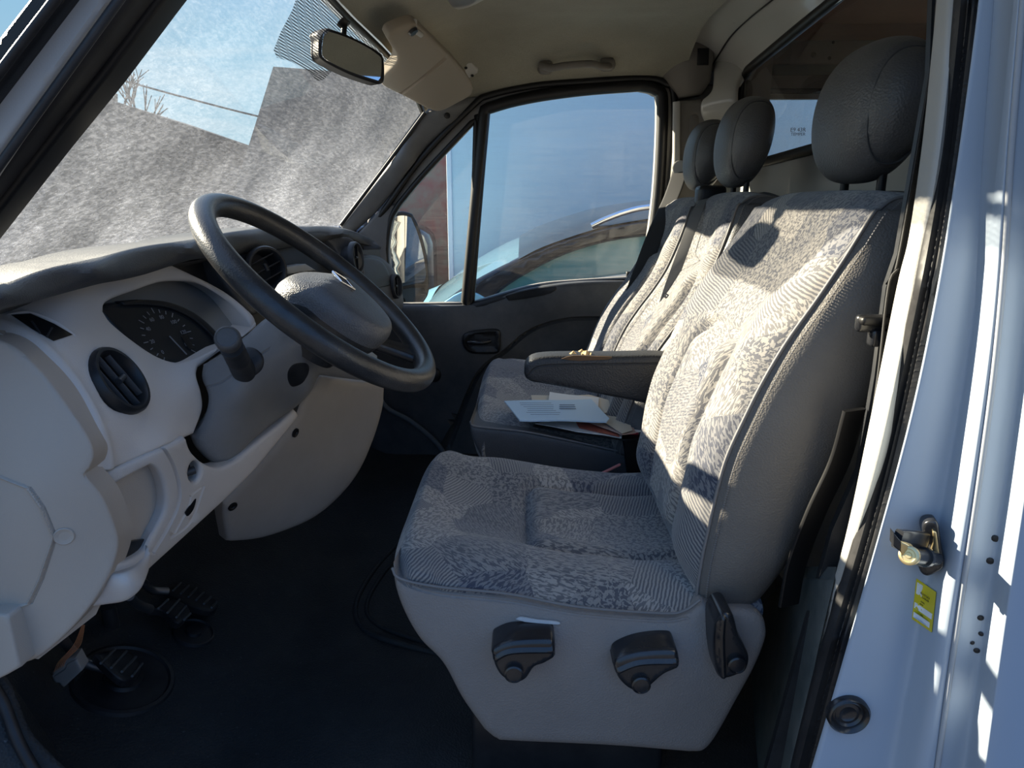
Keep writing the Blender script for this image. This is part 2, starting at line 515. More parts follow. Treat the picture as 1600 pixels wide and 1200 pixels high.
def mk_belt():
    m = NT('black_webbing'); co = m.co(scale=(1, 1, 1))
    wv = m.n('ShaderNodeTexWave', {'Vector': co, 'Scale': 260, 'Distortion': .4}, bands_direction='Z').outputs[1]
    return m.done(m.pbr(m.mix(wv, (.012, .012, .013), (.028, .028, .03)), .7, 0, m.bump(wv, .4, .0006)))
M['belt'] = mk_belt()
def mk_belt2():
    m = NT('grey_webbing'); co = m.co()
    wv = m.n('ShaderNodeTexWave', {'Vector': co, 'Scale': 260, 'Distortion': .4}, bands_direction='Z').outputs[1]
    return m.done(m.pbr(m.mix(wv, (.12, .12, .12), (.2, .2, .2)), .7, 0, m.bump(wv, .4, .0006)))
M['belt_grey'] = mk_belt2()
def mk_headliner():
    m = NT('felt_headliner'); co = m.co()
    a = m.noise(co, 420, 3, .7); b = m.noise(co, 3.5, 4, .6)
    c = m.mix(m.ramp(b, [(.35, 0), (.7, 1)]), (.33, .315, .255), (.26, .245, .195))
    c = m.mix(m.ramp(a, [(.35, .35), (.65, 0)]), c, (.12, .11, .095))
    return m.done(m.pbr(c, .95, 0, m.bump(a, .5, .001), spec=.1, sheen=.2))
M['felt'] = mk_headliner()
def mk_fabric():
    m = NT('patterned_seat_fabric')
    uv = m.n('ShaderNodeTexCoord').outputs['UV']
    wob = m.n('ShaderNodeTexNoise', {'Vector': uv, 'Scale': 9, 'Detail': 2}).outputs['Color']
    wuv = m.n('ShaderNodeMixRGB', {0: .055, 1: uv, 2: wob}).outputs[0]
    vor = m.n('ShaderNodeTexVoronoi', {'Vector': wuv, 'Scale': 9.3, 'Randomness': .95})
    vs = m.n('ShaderNodeSeparateColor', {0: vor.outputs['Color']})
    r1, r2, r3 = vs.outputs[0], vs.outputs[1], vs.outputs[2]
    ang = m.math('MULTIPLY', r1, 6.28)
    rot = m.n('ShaderNodeVectorRotate', {'Vector': uv, 'Angle': ang}, rotation_type='Z_AXIS').outputs[0]
    d = m.n('ShaderNodeMapping', {0: rot, 'Scale': (85, 300, 1)}).outputs[0]
    n1 = m.noise(d, 1.0, 2, .5, .6)                       # dashes
    d2 = m.n('ShaderNodeMapping', {0: rot, 'Scale': (1, 1, 1)}).outputs[0]
    n2 = m.n('ShaderNodeTexWave', {'Vector': d2, 'Scale': 60, 'Distortion': 2.4, 'Detail': 2, 'Detail Scale': 1.5}, bands_direction='Y').outputs[1]
    n3 = m.noise(uv, 175, 1.5, .5, .8)                     # pebbles
    t1 = m.ramp(n1, [(.47, 0), (.53, 1)]); t2 = m.ramp(n2, [(.4, 0), (.6, 1)]); t3 = m.ramp(n3, [(.46, 0), (.52, 1)])
    sel = m.ramp(r2, [(.36, 0), (.37, 1)]); sel2 = m.ramp(r2, [(.68, 0), (.69, 1)])
    pat = m.mix(sel, t1, m.mix(sel2, t2, t3))
    # how strongly the pattern contrasts and how bright the patch is differs from patch to patch
    lo = m.ramp(r3, [(0, (.042, .050, .080)), (.5, (.095, .097, .112)), (1, (.19, .182, .178))])
    hi = m.ramp(r3, [(0, (.165, .168, .185)), (.5, (.285, .272, .255)), (1, (.43, .40, .365))])
    c = m.mix(pat, lo, hi)
    weave = m.n('ShaderNodeTexWave', {'Vector': uv, 'Scale': 420, 'Distortion': .3}, bands_direction='DIAGONAL').outputs[1]
    c = m.mix(m.math('MULTIPLY', weave, .22), c, (.05, .052, .06))
    wear = m.noise(uv, 5, 5, .6); c = m.mix(m.ramp(wear, [(.5, 0), (.75, .22)]), c, (.34, .325, .30))
    hgt = m.math('ADD', m.math('MULTIPLY', pat, .8), m.math('MULTIPLY', weave, .4))
    return m.done(m.pbr(c, .9, 0, m.bump(hgt, .45, .0012), spec=.15, sheen=.35))
M['fabric'] = mk_fabric()
def mk_mat_floor():
    m = NT('black_rubber_mat'); co = m.co()
    v = m.n('ShaderNodeTexVoronoi', {'Vector': co, 'Scale': 260}).outputs['Distance']
    n = m.noise(co, 9, 7, .65); n2 = m.noise(co, 130, 2, .5)
    c = m.mix(m.ramp(n, [(.45, 0), (.8, .5)]), (.026, .027, .028), (.065, .062, .058))
    c = m.mix(m.ramp(n2, [(.70, 0), (.78, .6)]), c, (.12, .12, .12))
    return m.done(m.pbr(c, .55, 0, m.bump(v, .6, .0015), spec=.22))
M['mat'] = mk_mat_floor()
def paint(name, col, rough=.25, coat=.5, dirt=.15):
    m = NT(name); co = m.co()
    n = m.noise(m.co(scale=(6, 6, 1.2)), 5, 6, .65)
    c = m.mix(m.ramp(n, [(.5, 0), (.85, dirt)]), col, (.42, .40, .36))
    return m.done(m.pbr(c, rough, 0, None, coat=coat))
M['white'] = paint('white_body_paint', (.34, .40, .48), .42, .08)
M['cream'] = paint('cream_inner_paint', (.50, .49, .45), .18, .6, .1)
M['creamflat'] = paint('grey_bulkhead_paint', (.40, .40, .38), .3, .3, .12)
def glass(name, base=0.0, tint=(1, 1, 1), streak=0.0, speck=0.0, dustc=(.75, .72, .68), lowz=None, rough=.0, gl=1.0, rots=((0, .9, 0), (0, -.4, 0))):
    m = NT(name); co = m.co()
    tr = m.n('ShaderNodeBsdfTransparent', {0: c4(tint)}).outputs[0]
    gs = m.n('ShaderNodeBsdfGlossy', {'Roughness': rough}).outputs[0]
    fr = m.math('MULTIPLY', m.n('ShaderNodeFresnel', {'IOR': 1.45}).outputs[0], gl)
    clear = m.n('ShaderNodeMixShader', {0: fr, 1: tr, 2: gs}).outputs[0]
    if base + streak + speck <= 0: return m.done(clear)
    s1 = m.noise(m.co(scale=(1.6, 7, 40), rot=rots[0]), 6.0, 11, .80, .35)
    s2 = m.noise(m.co(scale=(44, 4, 6), rot=rots[1]), 6.0, 11, .80, .5)
    st_ = m.math('ADD', m.ramp(s1, [(.44, 0), (.80, 1)]), m.math('MULTIPLY', m.ramp(s2, [(.5, 0), (.8, 1)]), .8))
    sp = m.ramp(m.noise(co, 330, 2, .5), [(.64, 0), (.72, 1)])
    f = m.math('ADD', base, m.math('MULTIPLY', st_, streak))
    f = m.math('ADD', f, m.math('MULTIPLY', sp, speck))
    big = m.ramp(m.noise(co, 4.2, 6, .65), [(.3, .45), (.72, 1.35)])
    f = m.math('MULTIPLY', f, big)
    if lowz is not None:   # dirt lies thicker at the foot of the pane
        zc = m.n('ShaderNodeSeparateXYZ', {0: m.n('ShaderNodeTexCoord').outputs['Object']}).outputs[2]
        g = m.n('ShaderNodeMapRange', {0: zc, 1: lowz[0], 2: lowz[1], 3: lowz[2], 4: 1.0}).outputs[0]
        f = m.math('MULTIPLY', f, g)
    f = m.math('MINIMUM', f, .93)
    d = m.n('ShaderNodeMixShader', {0: .5, 1: m.n('ShaderNodeBsdfTranslucent', {0: c4(dustc)}).outputs[0], 2: m.n('ShaderNodeBsdfDiffuse', {0: c4(dustc)}).outputs[0]}).outputs[0]
    return m.done(m.n('ShaderNodeMixShader', {0: f, 1: clear, 2: d}).outputs[0])
M['windshield'] = glass('dusty_windshield_glass', .065, (.93, .97, .97), .16, .12, dustc=(.62, .68, .78), lowz=(.05, .40, 2.6), gl=.35, rots=((.35, .9, 0), (.9, -.4, .5)))
M['sideglass'] = glass('side_glass', .012, (.92, .97, .98), .07, .05, gl=.6, rots=((0, 1.45, 0), (0, .35, 0)))
M['rearglass'] = glass('bulkhead_glass', .04, (.85, .88, .86), .10, .03, gl=1.0)
def dotband():
    m = NT('dotted_sunband'); co = m.co(scale=(190, 190, 190))
    v = m.n('ShaderNodeTexVoronoi', {'Vector': m.co(), 'Scale': 300, 'Randomness': 0}).outputs['Distance']
    f = m.ramp(v, [(.50, 1), (.56, 0)])
    d = m.pbr((.03, .035, .05), .5)
    return m.done(m.n('ShaderNodeMixShader', {0: m.math('MULTIPLY', f, .92), 1: m.n('ShaderNodeBsdfTransparent').outputs[0], 2: d}).outputs[0])
M['dots'] = dotband()
def metal(name, col, rough=.3):
    m = NT(name); return m.done(m.pbr(col, rough, 1))
M['chrome'] = metal('chrome', (.75, .76, .78), .15)
M['brass'] = metal('worn_brass', (.72, .58, .32), .38)
M['steel'] = metal('dark_steel', (.30, .30, .31), .45)
M['mirrorglass'] = metal('mirror_silver', (.82, .84, .84), .02)
def flat(name, col, rough=.6, spec=.3, metal_=0, coat=0):
    m = NT(name); return m.done(m.pbr(col, rough, metal_, spec=spec, coat=coat))
M['paper_blue'] = flat('pale_blue_paper', (.50, .66, .80)); M['paper_white'] = flat('white_paper', (.70, .72, .72))
M['paper_cream'] = flat('cream_paper', (.58, .52, .42)); M['paper_pink'] = flat('pinkish_paper', (.48, .36, .32)); M['paper_grey'] = flat('greyish_paper', (.45, .46, .47))
M['red'] = flat('red_plastic', (.50, .035, .06), .35, .5); M['rust'] = flat('brick_red_card', (.34, .10, .07))
M['foam'] = flat('torn_yellow_foam', (.72, .50, .24), .9); M['pink'] = flat('pink_plastic', (.62, .28, .33), .4)
M['foam_dark'] = flat('brown_torn_edge', (.12, .075, .045), .9)
M['copper'] = flat('orange_wire', (.55, .22, .10), .4)
M['yellow'] = flat('yellow_sticker', (.62, .52, .02), .4, .4); M['stickerwhite'] = flat('sticker_white', (.75, .77, .8), .4); M['ink'] = flat('black_ink', (.02, .02, .025)); M['inkblue'] = flat('navy_ink', (.03, .05, .12))
M['dialmark'] = flat('dial_markings', (.22, .23, .25), .6)
M['lens'] = flat('cluster_lens', (.022, .024, .026), .22, .4)
M['wood'] = None
def mk_wood():
    m = NT('brown_hardboard'); co = m.co(scale=(1, 1, 8)); n = m.noise(co, 6, 6, .6)
    return m.done(m.pbr(m.mix(n, (.26, .13, .08), (.40, .22, .14)), .7))
M['wood'] = mk_wood()
def mk_wall(name, c1, c2, sc_=1.2):
    m = NT(name); n = m.noise(m.co(), sc_, 7, .65); return m.done(m.pbr(m.mix(m.ramp(n, [(.35, 0), (.65, 1)]), c1, c2), .9))
M['wallgrey'] = mk_wall('dark_grey_render', (.045, .045, .05), (.07, .07, .075))
M['wallbrown'] = mk_wall('weathered_red_brown_board', (.11, .04, .045), (.10, .092, .09), 6)
M['wallblock'] = mk_wall('grey_building_render', (.05, .05, .053), (.08, .08, .08))
M['truck'] = paint('pale_blue_truck_body', (.58, .72, .76), .35, .3, .05)
M['trucktrim'] = flat('bright_edge_trim', (.8, .82, .84), .4)
M['carblue'] = flat('metallic_blue_car_paint', (.22, .48, .62), .3, .5, .2, .6); M['carblack'] = flat('dark_car_roof', (.010, .012, .018), .2, .4, 0, .4)
M['carglass'] = flat('teal_car_glass', (.06, .20, .24), .08, .8); M['carwind'] = flat('pale_reflecting_windshield', (.09, .16, .20), .08, .8)
M['ground'] = mk_wall('asphalt', (.05, .05, .05), (.08, .078, .075), 3)
M['bark'] = flat('bare_branch', (.05, .045, .04), .9); M['tealband'] = flat('teal_panel', (.035, .075, .095), .4)
M['greypanel'] = mk_wall('scuffed_grey_panel', (.22, .21, .2), (.30, .29, .28), 3)
M['stoneball'] = flat('pale_cover', (.7, .66, .6), .6)

# ============================================================ STRUCTURE
GZ = -.55
o = mk('ground', [(-40, -50, GZ), (25, -50, GZ), (25, 60, GZ), (-40, 60, GZ)], [(0, 1, 2, 3)], M['ground'], smooth=False); st(o)

# floor mat: flat floor, toe board climbing forward
def floor_z(x, y):
    z = .10
    if x < -.50: z += (-.50 - x) * .42
    if x < -.78: z += (-.78 - x) * 1.1
    return z
rows = []
for x in np.linspace(-1.0, .62, 40):
    rows.append([(x, y, floor_z(x, y)) for y in np.linspace(.13, 1.80, 12)])
def floor_fn(G):
    for r in G:
        for p in r:
            p[2] += .004 * mnoise.noise(Vector((p[0] * 9, p[1] * 9, 0)))
    return G
o = loft('floor', rows, M['mat'], nu=3, nv=1, fn=floor_fn); st(o)
o = box('floor', (-.19, .95, .04), (1.75, 1.72, .05), M['darker'], bev=0); st(o)
# raised ring beads pressed in the mat round the seat
g = st(tube('floor', [PZ_ for PZ_ in [on(x, y, 'z', .101) for x, y in ((690, 770), (640, 830), (585, 890), (556, 945), (570, 985), (640, 1010), (720, 1030))]], .006, M['mat'], n=8))
g = st(tube('floor', [on(x, y, 'z', .101) for x, y in ((690, 790), (650, 840), (600, 895), (573, 945), (588, 975), (650, 1000), (720, 1018))], .005, M['mat'], n=8))

# sill step with grained mat at lower left, rising to the door opening
d_sill = Dep([(0, 1060, 'y', .115), (60, 1130, 'y', .10), (110, 1200, 'y', .095), (0, 1200, 'y', .06), (0, 1120, 'y', .08)])
o = sheet('trim_1', S((-40, 1010), (12, 1056), (32, 1100), (52, 1145), (100, 1196), (190, 1290)) + [(-160, 1290), (-160, 1000)], d_sill, M['mat'], step=14, rnd=10, rdep=.006, thick=.14, tdir=(0, .35, -1)); st(o)
o = tube('trim_1', [d_sill.at(x, y) + Vector((0, -.012, 0)) for x, y in ((-20, 1035), (14, 1085), (40, 1150), (75, 1210), (130, 1290))], .007, M['rubber']); st(o)

# firewall, cowl, bonnet, side of the front wing: close the cab to the front
o = box('wall_front', (-1.02, .93, .42), (.04, 1.8, .86), M['darker'], bev=0); st(o)
o = box('wall_front', (-1.30, .93, .34), (.5, 1.75, .64), M['white'], bev=.04); st(o)

# ---- windshield: curved pane
def gx(y, z):
    return -.325 - .80 * (1.28 - z) - .14 * (1 - ((y - .95) / .88) ** 2)
def gsurf(y, z): return (gx(y, z), y, z)
def w_top(y): return 1.385 - .10 * abs((y - .93) / .85) ** 3
rows = []
for t in np.linspace(0, 1, 9):
    rows.append([gsurf(y, .80 + (w_top(y) - .80) * t) for y in np.linspace(.055, 1.80, 11)])
o = loft('window_1', rows, M['windshield'], nu=3, nv=3, origin=(-.55, .9, .80)); st(o)
# dotted sun band behind the mirror
rows = []
for t in np.linspace(0, 1, 5):
    rows.append([tuple(Vector(gsurf(y, w_top(y) - (.115 if .74 < y < 1.12 else .03) * t)) + Vector((.004, 0, -.003))) for y in (.30, .50, .70, .76, .88, 1.0, 1.10, 1.16, 1.35, 1.62)])
sb = loft('sun_band', rows, M['dots'], o, nu=3, nv=2)
# glass rim line
st(tube('trim_2', [Vector(gsurf(y, w_top(y) - .004)) + Vector((.008, 0, -.008)) for y in np.linspace(.06, 1.79, 12)], .007, M['gasket']))

# ---- headliner
def ceil_z(x, y):
    t = min(1, max(0, (x + .37) / .34)); base = 1.385 + .095 * (t * (2 - t))
    sd_ = float(np.interp(x, [-.40, -.25, -.146, .04, .203, .367, .449, .60], [1.27, 1.290, 1.318, 1.350, 1.363, 1.370, 1.364, 1.34]))
    k = min(1, max(0, (1.80 - y) / .34)); k = k * (2 - k)
    k2 = min(1, max(0, (y - .06) / .25)); k2 = k2 * (2 - k2)
    zz = min(base, sd_) + (base - min(base, sd_)) * k
    return 1.34 + (zz - 1.34) * k2 if k2 < 1 else zz
def hx(y): return gx(y, w_top(y)) + .012
rows = []
for y in np.linspace(.045, 1.795, 24):
    x0 = hx(y); rows.append([(x0 + (.50 - x0) * t, y, (ceil_z(x0 + (.50 - x0) * t, y) if t > .05 else min(w_top(y) - .004 + t * .6, ceil_z(x0 + (.50 - x0) * t, y) + .02))) for t in (0, .03, .08, .16, .28, .42, .58, .74, .9, 1)])
# overhead light recess in the ceiling
def ceil_fn(G):
    for r in G:
        for p in r:
            dx, dy = (p[0] + .20) / .12, (p[1] - .83) / .20
            q = (abs(dx) ** 3 + abs(dy) ** 3)
            p[2] += .0012 * mnoise.noise(Vector((p[0] * 14, p[1] * 14, 0)))
    return G
o = loft('ceiling', rows, M['felt'], nu=5, nv=4, fn=ceil_fn); st(o)
o = box('ceiling', (.14, .93, 1.56), (1.10, 1.95, .03), M['white'], bev=.0); st(o)
o = box('ceiling', (-.39, .93, 1.475), (.06, 1.7, .16), M['white'], bev=.0); st(o)
# cream beam between headliner and bulkhead
rows = []
for y in np.linspace(.0, 1.80, 10):
    k = max(0, (y - 1.45) / .35)
    rows.append([(.485, y, 1.492 - .05 * k * k), (.53, y, 1.488 - .05 * k * k), (.58, y, 1.47 - .06 * k * k), (.62, y, 1.445 - .07 * k * k), (.655, y, 1.40 - .08 * k)])
o = loft('trim_3', rows, M['cream'], nu=5, nv=3); st(o)
st(tube('trim_3', [(.588, y, 1.4605 - .06 * max(0, (y - 1.45) / .35) ** 2) for y in np.linspace(.3, 1.78, 9)], .0022, M['gasket'], seg=6))
g = on(1152, 36, 'z', 1.47); st(lathe('trim_3', g, (-.1, 0, -1), [(.012, -.002), (.010, .001), (.006, .0), (.0045, -.004)], M['steel'], seg=20))

# ---- bulkhead with its window
BX = .66
WOUT = [on(x, y, 'x', BX) for x, y in ((1440, -150), (1305, 0), (1172, 108), (1163, 125), (1150, 250), (1165, 262), (1290, 228), (1440, 190))]
hole = [(p.y, p.z) for p in WOUT]
hole = [(.30, 1.41), (.62, 1.43)] + [(p.y, p.z) for p in WOUT[1:2]] + cr([(p.y, p.z) for p in WOUT[2:4]], 3) + [(1.69, 1.13), (1.655, 1.093), (1.38, 1.101), (1.0, 1.114), (.70, 1.128), (.35, 1.14)]
bm_ = PlaneMap(lambda a, b: (BX, a, b))
o = sheet('wall_rear', [(-.02, .05), (1.92, .05), (1.92, 1.52), (-.02, 1.52)], bm_, M['creamflat'], holes=[hole], step=.08, edge=.03, rnd=.0, thick=.02, tdir=(1, 0, 0),
          disp=lambda q: np.where(q[:, 1] < .9, .0, 0)); st(o)
gk = st(tube('window_2', [(BX - .004, a, b) for a, b in resample(hole, .05)], .013, M['gasket'], closed=True, raw=True, seg=10))
o = sheet('glass_pane', hole, PlaneMap(lambda a, b: (BX + .006, a, b)), M['rearglass'], gk, step=.1, thick=0)
# ribs pressed in the bulkhead below the window
for z0 in (.98, .80, .62):
    st(tube('wall_rear', [(BX - .002, y, z0) for y in (.35, .9, 1.5, 1.7)], .016, M['creamflat'], seg=14))
# ---- cargo space behind the bulkhead
o = box('ceiling_cargo', (1.9, .95, 1.56), (2.45, 2.0, .02), M['wood'], bev=0); st(o)
dc = lambda x, y: on(x, y, 'y', 1.88)
def strip_y(name, y0, y1, mat, Y=1.88, parent=None, x0=1120, x1=1700, th=.02):
    a = on(x0, y0, 'y', Y); b = on(x1, y1, 'y', Y)
    return box(name, ((max(a.x, .69) + b.x) / 2, Y + th / 2, (a.z + b.z) / 2), (b.x - max(a.x, .69), th, abs(a.z - b.z)), mat, parent, bev=.002)
zc = lambda y: on(1300, y, 'y', 1.88).z
def zstrip(name, z0, z1, mat, Y=1.88, x0=.69, x1=3.1, th=.02, parent=None):
    return box(name, ((x0 + x1) / 2, Y + th / 2, (z0 + z1) / 2), (x1 - x0, th, z1 - z0), mat, parent, bev=.002)
st(zstrip('wall_cargo', zc(64), 1.60, M['wood']))
st(zstrip('wall_cargo', zc(100), zc(64), M['greypanel'], Y=1.87))
st(zstrip('wall_cargo', zc(118), zc(100), M['tealband'], Y=1.885))
st(zstrip('wall_cargo', zc(139), zc(118), M['greypanel'], Y=1.87))
st(zstrip('trim_4', zc(147), zc(139), M['gasket'], Y=1.865))
st(zstrip('wall_cargo', .0, zc(330), M['greypanel'], Y=1.87))
zz0, zz1 = zc(330), zc(147)
pane = st(sheet('window_3', [(.69, zz0), (3.1, zz0), (3.1, zz1), (.69, zz1)], PlaneMap(lambda a, b: (a, 1.885, b)), M['sideglass'], step=.3, edge=.3, thick=0))
st(zstrip('trim_4', zc(156), zc(147), M['cream'], Y=1.868))
for px, py, r in ((1271, 86, .009), (1296, 91, .006), (1302, 66, .005)):
    st(lathe('trim_4', on(px, py, 'y', 1.868), (0, -1, 0), [(r, 0), (r * .8, .002)], M['gasket'], seg=12))
a = on(1247, 203, 'y', 1.88); b = on(1247, 210, 'y', 1.88)
text('glass_marking', 'E9 43R', a, (1, 0, 0), (0, 0, 1), .018, M['ink'], pane)
text('glass_marking', 'TEMPER', b, (1, 0, 0), (0, 0, 1), .014, M['ink'], pane)
st(box('wall_cargo', (3.12, .95, .8), (.03, 1.9, 1.5), M['greypanel'], bev=0))
st(box('wall_cargo', (1.9, .02, .8), (2.45, .03, 1.5), M['greypanel'], bev=0))
st(box('floor_cargo', (1.9, .95, .03), (2.45, 1.9, .03), M['wood'], bev=0))

# rounded cream corner pillar at the far rear
d = Dep([(1110, 60, 'x', .60), (1140, 60, 'x', .64), (1160, 90, 'x', .655), (1168, 140, 'x', .655), (1150, 140, 'x', .62), (1112, 120, 'y', 1.70), (1098, 160, 'y', 1.66), (1094, 180, 'y', 1.68), (1110, 195, 'y', 1.70), (1125, 230, 'x', .64), (1165, 200, 'x', .66), (1090, 300, 'y', 1.74), (1150, 330, 'x', .655)])
o = sheet('trim_5', [(1122, 44), (1180, 30)] + [(1205, 70), (1168, 112), (1157, 130), (1146, 250), (1165, 330), (1100, 330)] + S((1100, 290), (1104, 215), (1092, 178), (1094, 156), (1110, 138), (1114, 100), (1122, 44)), d, M['cream'], step=7, rnd=7, rdep=.015, thick=.05, tdir=(.3, 1, 0)); st(o)

# ---- body side behind and above the passenger door
st(box('wall_right', (.62, 1.86, .80), (.36, .03, 1.5), M['creamflat'], bev=.0))
st(box('wall_right', (-.93, 1.86, .18), (.84, .05, 1.36), M['white'], bev=.0))
st(box('wall_left', (-1.02, .02, .18), (.66, .05, 1.36), M['white'], bev=.0))
st(box('wall_right', (-.25, 1.86, .02), (1.6, .06, .50), M['darker'], bev=.0))
st(box('wall_right', (.12, 1.86, 1.455), (1.1, .08, .19), M['white'], bev=.0))
# ---- passenger door
YD = 1.80
door = struct_root('door_1', (0, YD, .1))
gl_main = S((763, 176), (800, 165), (850, 155), (920, 146), (1000, 140)) + S((1000, 140), (1021, 146), (1028, 166), (1022, 300), (1005, 415), (988, 434)) + S((988, 434), (900, 439), (830, 447), (735, 474)) + S((735, 474), (742, 400), (753, 280), (763, 176))
gl_q = S((742, 190), (734, 474)) + S((734, 474), (680, 475), (618, 476)) + S((618, 476), (610, 440), (606, 390), (612, 345), (625, 320)) + S((625, 320), (665, 272), (742, 190))
dY = Dep([(700, 300, 'y', YD), (900, 300, 'y', YD), (800, 600, 'y', YD), (600, 600, 'y', YD)])
ctrl_door = Dep([(560, 480, 'y', YD - .02), (735, 478, 'y', YD - .03), (800, 455, 'y', YD - .03), (985, 436, 'y', YD - .03), (985, 465, 'y', YD - .055), (860, 470, 'y', YD - .055), (700, 500, 'y', YD - .05), (620, 500, 'y', YD - .045),
                 (620, 600, 'y', YD - .02), (700, 600, 'y', YD - .025), (760, 540, 'y', YD - .035), (900, 480, 'y', YD - .055), (980, 540, 'y', YD - .03), (850, 520, 'y', YD - .02), (720, 720, 'y', YD - .02), (980, 760, 'y', YD - .03), (1060, 480, 'y', YD - .03)])
armrest_line = S((700, 700), (745, 590), (790, 550), (830, 518), (880, 502), (930, 499), (985, 500))
lower = sheet('door_panel', S((562, 478), (735, 476), (765, 466), (830, 450), (900, 441), (990, 436)) + [(1060, 436), (1060, 1000), (700, 1000), (560, 660)], ctrl_door, M['doorpanel'], door, step=12, rnd=9, rdep=.012, thick=.04, tdir=(0, 1, 0),
              grooves=[(armrest_line, 5, .012)],
              disp=lambda q: np.where(inpoly(q, S((690, 700), (745, 590), (790, 550), (830, 518), (880, 502), (930, 499), (1060, 500)) + [(1060, 1000), (690, 1000)]), -.02, 0))
# pull recess on the sill
sheet('pull_recess', S((790, 462), (830, 452), (868, 448), (860, 456), (830, 463), (795, 468)) , ctrl_door, M['darker'], door, step=5, thick=.004, tdir=(0, .2, -1), off=(0, -.004, .0))
# upper frame
fr_out = [(548, 480)] + S((548, 372), (600, 322), (660, 245), (738, 168), (765, 152), (840, 136), (920, 130), (1000, 126)) + S((1000, 126), (1038, 134), (1050, 160), (1046, 300), (1020, 440)) + [(1020, 480)]
fr = sheet('door_frame', fr_out, dY, M['doorframe'], door, holes=[gl_main[::1], gl_q], step=9, thick=.05, tdir=(0, 1, 0), rnd=4, rdep=.004)
def ring(name, loop, wpx, mat, off, parent=door, wo=2):
    """gasket: ring sheet from loop outward"""
    l = np.array(resample(loop, 5)); nx = np.roll(l, -1, 0) - np.roll(l, 1, 0)
    n = np.stack([nx[:, 1], -nx[:, 0]], 1); n /= np.linalg.norm(n, axis=1)[:, None] + 1e-9
    area = (l[:, 0] * np.roll(l[:, 1], -1) - np.roll(l[:, 0], -1) * l[:, 1]).sum()
    sg = 1 if area > 0 else -1
    cen = dY(l + n * sg * (wpx / 2 - wo))
    return cen
def gasket(loop, wpx, name, parent=door, inn=2, rfac=.5):
    c = ring('', loop, wpx, None, None, wo=inn); r = wpx * rfac * 2.45 / FPX
    return tube(name, [Vector(p) + Vector((0, -.008, 0)) for p in c], r, M['gasket'], parent, closed=True, raw=True, seg=8)
gasket(gl_main, 17, 'window_gasket'); gasket(gl_q, 8, 'quarter_gasket')
# pillar between quarter light and main pane
sheet('window_divider', [(741, 180), (766, 172), (758, 260), (748, 380), (741, 474), (720, 476), (731, 380), (738, 260)], dY, M['gasket'], door, step=8, rnd=4, rdep=.006, thick=.03, tdir=(0, 1, 0), off=(0, -.012, 0))
sheet('window_glass', gl_main, dY, M['sideglass'], door, step=60, edge=12, thick=0, off=(0, .012, 0))
sheet('quarter_glass', gl_q, dY, M['sideglass'], door, step=60, edge=12, thick=0, off=(0, .012, 0))
sheet('clip', [(978, 424), (990, 424), (990, 440), (978, 440)], dY, M['gasket'], door, step=5, rnd=2, thick=.01, tdir=(0, 1, 0), off=(0, -.015, 0))
# outer black weather seal on the body round the door
seal = S((562, 372), (600, 330), (660, 247), (738, 167), (765, 150), (840, 134), (920, 128), (1000, 123), (1036, 130), (1052, 156), (1050, 300), (1030, 440))
st(tube('trim_6', [Vector(p) + Vector((0, -.015, 0)) for p in dY(seal[4:])], .010, M['gasket'], raw=True, seg=8))
low = S((585, 600), (603, 636), (640, 657), (678, 688), (700, 720), (740, 800))
st(tube('trim_6', [on(x, y, 'y', YD - .05) for x, y in low], .009, flat('grey_door_seal', (.12, .14, .16)), raw=True, seg=8))
# inner handle
hd = sheet('handle_bezel', SC((724, 540), (724, 524), (740, 516), (778, 514), (783, 530), (780, 550), (760, 553), (735, 551)), ctrl_door, M['darker'], door, step=5, rnd=4, rdep=.008, thick=.012, tdir=(0, 1, 0), off=(0, -.012, 0),
           disp=lambda q: np.where(dseg(q, SC((724, 540), (724, 524), (740, 516), (778, 514), (783, 530), (780, 550), (760, 553), (735, 551))) > 6, -.008, 0))
c = ctrl_door.at(752, 536)
tube('handle_lever', [c + Vector((-.045, -.014, .004)), c + Vector((-.02, -.022, .006)), c + Vector((.01, -.020, .006)), c + Vector((.032, -.012, .010))], lambda t: .009 - .004 * abs(t - .5), M['lever'], hd, seg=10)
# second small black bezel low on the door (behind the steering wheel rim)
c = ctrl_door.at(678, 585); lathe('window_winder_boss', c + Vector((0, -.002, 0)), (0, -1, 0), [(.026, 0), (.026, .008), (.02, .014)], M['darker'], door, seg=24)
# trim sail by the mirror
sheet('mirror_sail_trim', [(600, 322), (620, 318), (610, 345), (604, 390), (608, 440), (618, 478), (552, 480), (548, 378)], Dep([(600, 330, 'y', YD - .01), (560, 470, 'y', YD - .04), (615, 470, 'y', YD - .01), (552, 380, 'y', YD - .05)]), M['pillar'], door, step=7, rnd=4, thick=.02, tdir=(0, 1, 0), off=(0, -.006, 0))

# ---- far windshield pillar trim
d = Dep([(668, 178, 'y', 1.745), (540, 352, 'y', 1.745), (600, 268, 'y', 1.745), (738, 168, 'y', 1.785), (660, 245, 'y', 1.785), (596, 325, 'y', 1.785), (640, 250, 'y', 1.745), (700, 175, 'y', 1.75)])
o = sheet('trim_7', S((664, 180), (602, 268), (534, 356)) + [(548, 372)] + S((548, 372), (600, 322), (660, 243), (738, 166)) + [(760, 150), (700, 160)], d, M['pillar'], step=9, rnd=9, rdep=.014, thick=.05, tdir=(-.3, 1, 0)); st(o)
st(tube('trim_7', [d.at(x, y) + Vector((-.012, 0, 0)) for x, y in ((670, 176), (604, 265), (538, 352))], .006, M['gasket'], seg=8))
st(lathe('trim_7', d.at(699, 181) + Vector((0, -.004, 0)), d.normal(699, 181), [(.010, 0), (.009, .003), (.004, .001)], M['gasket'], seg=20))

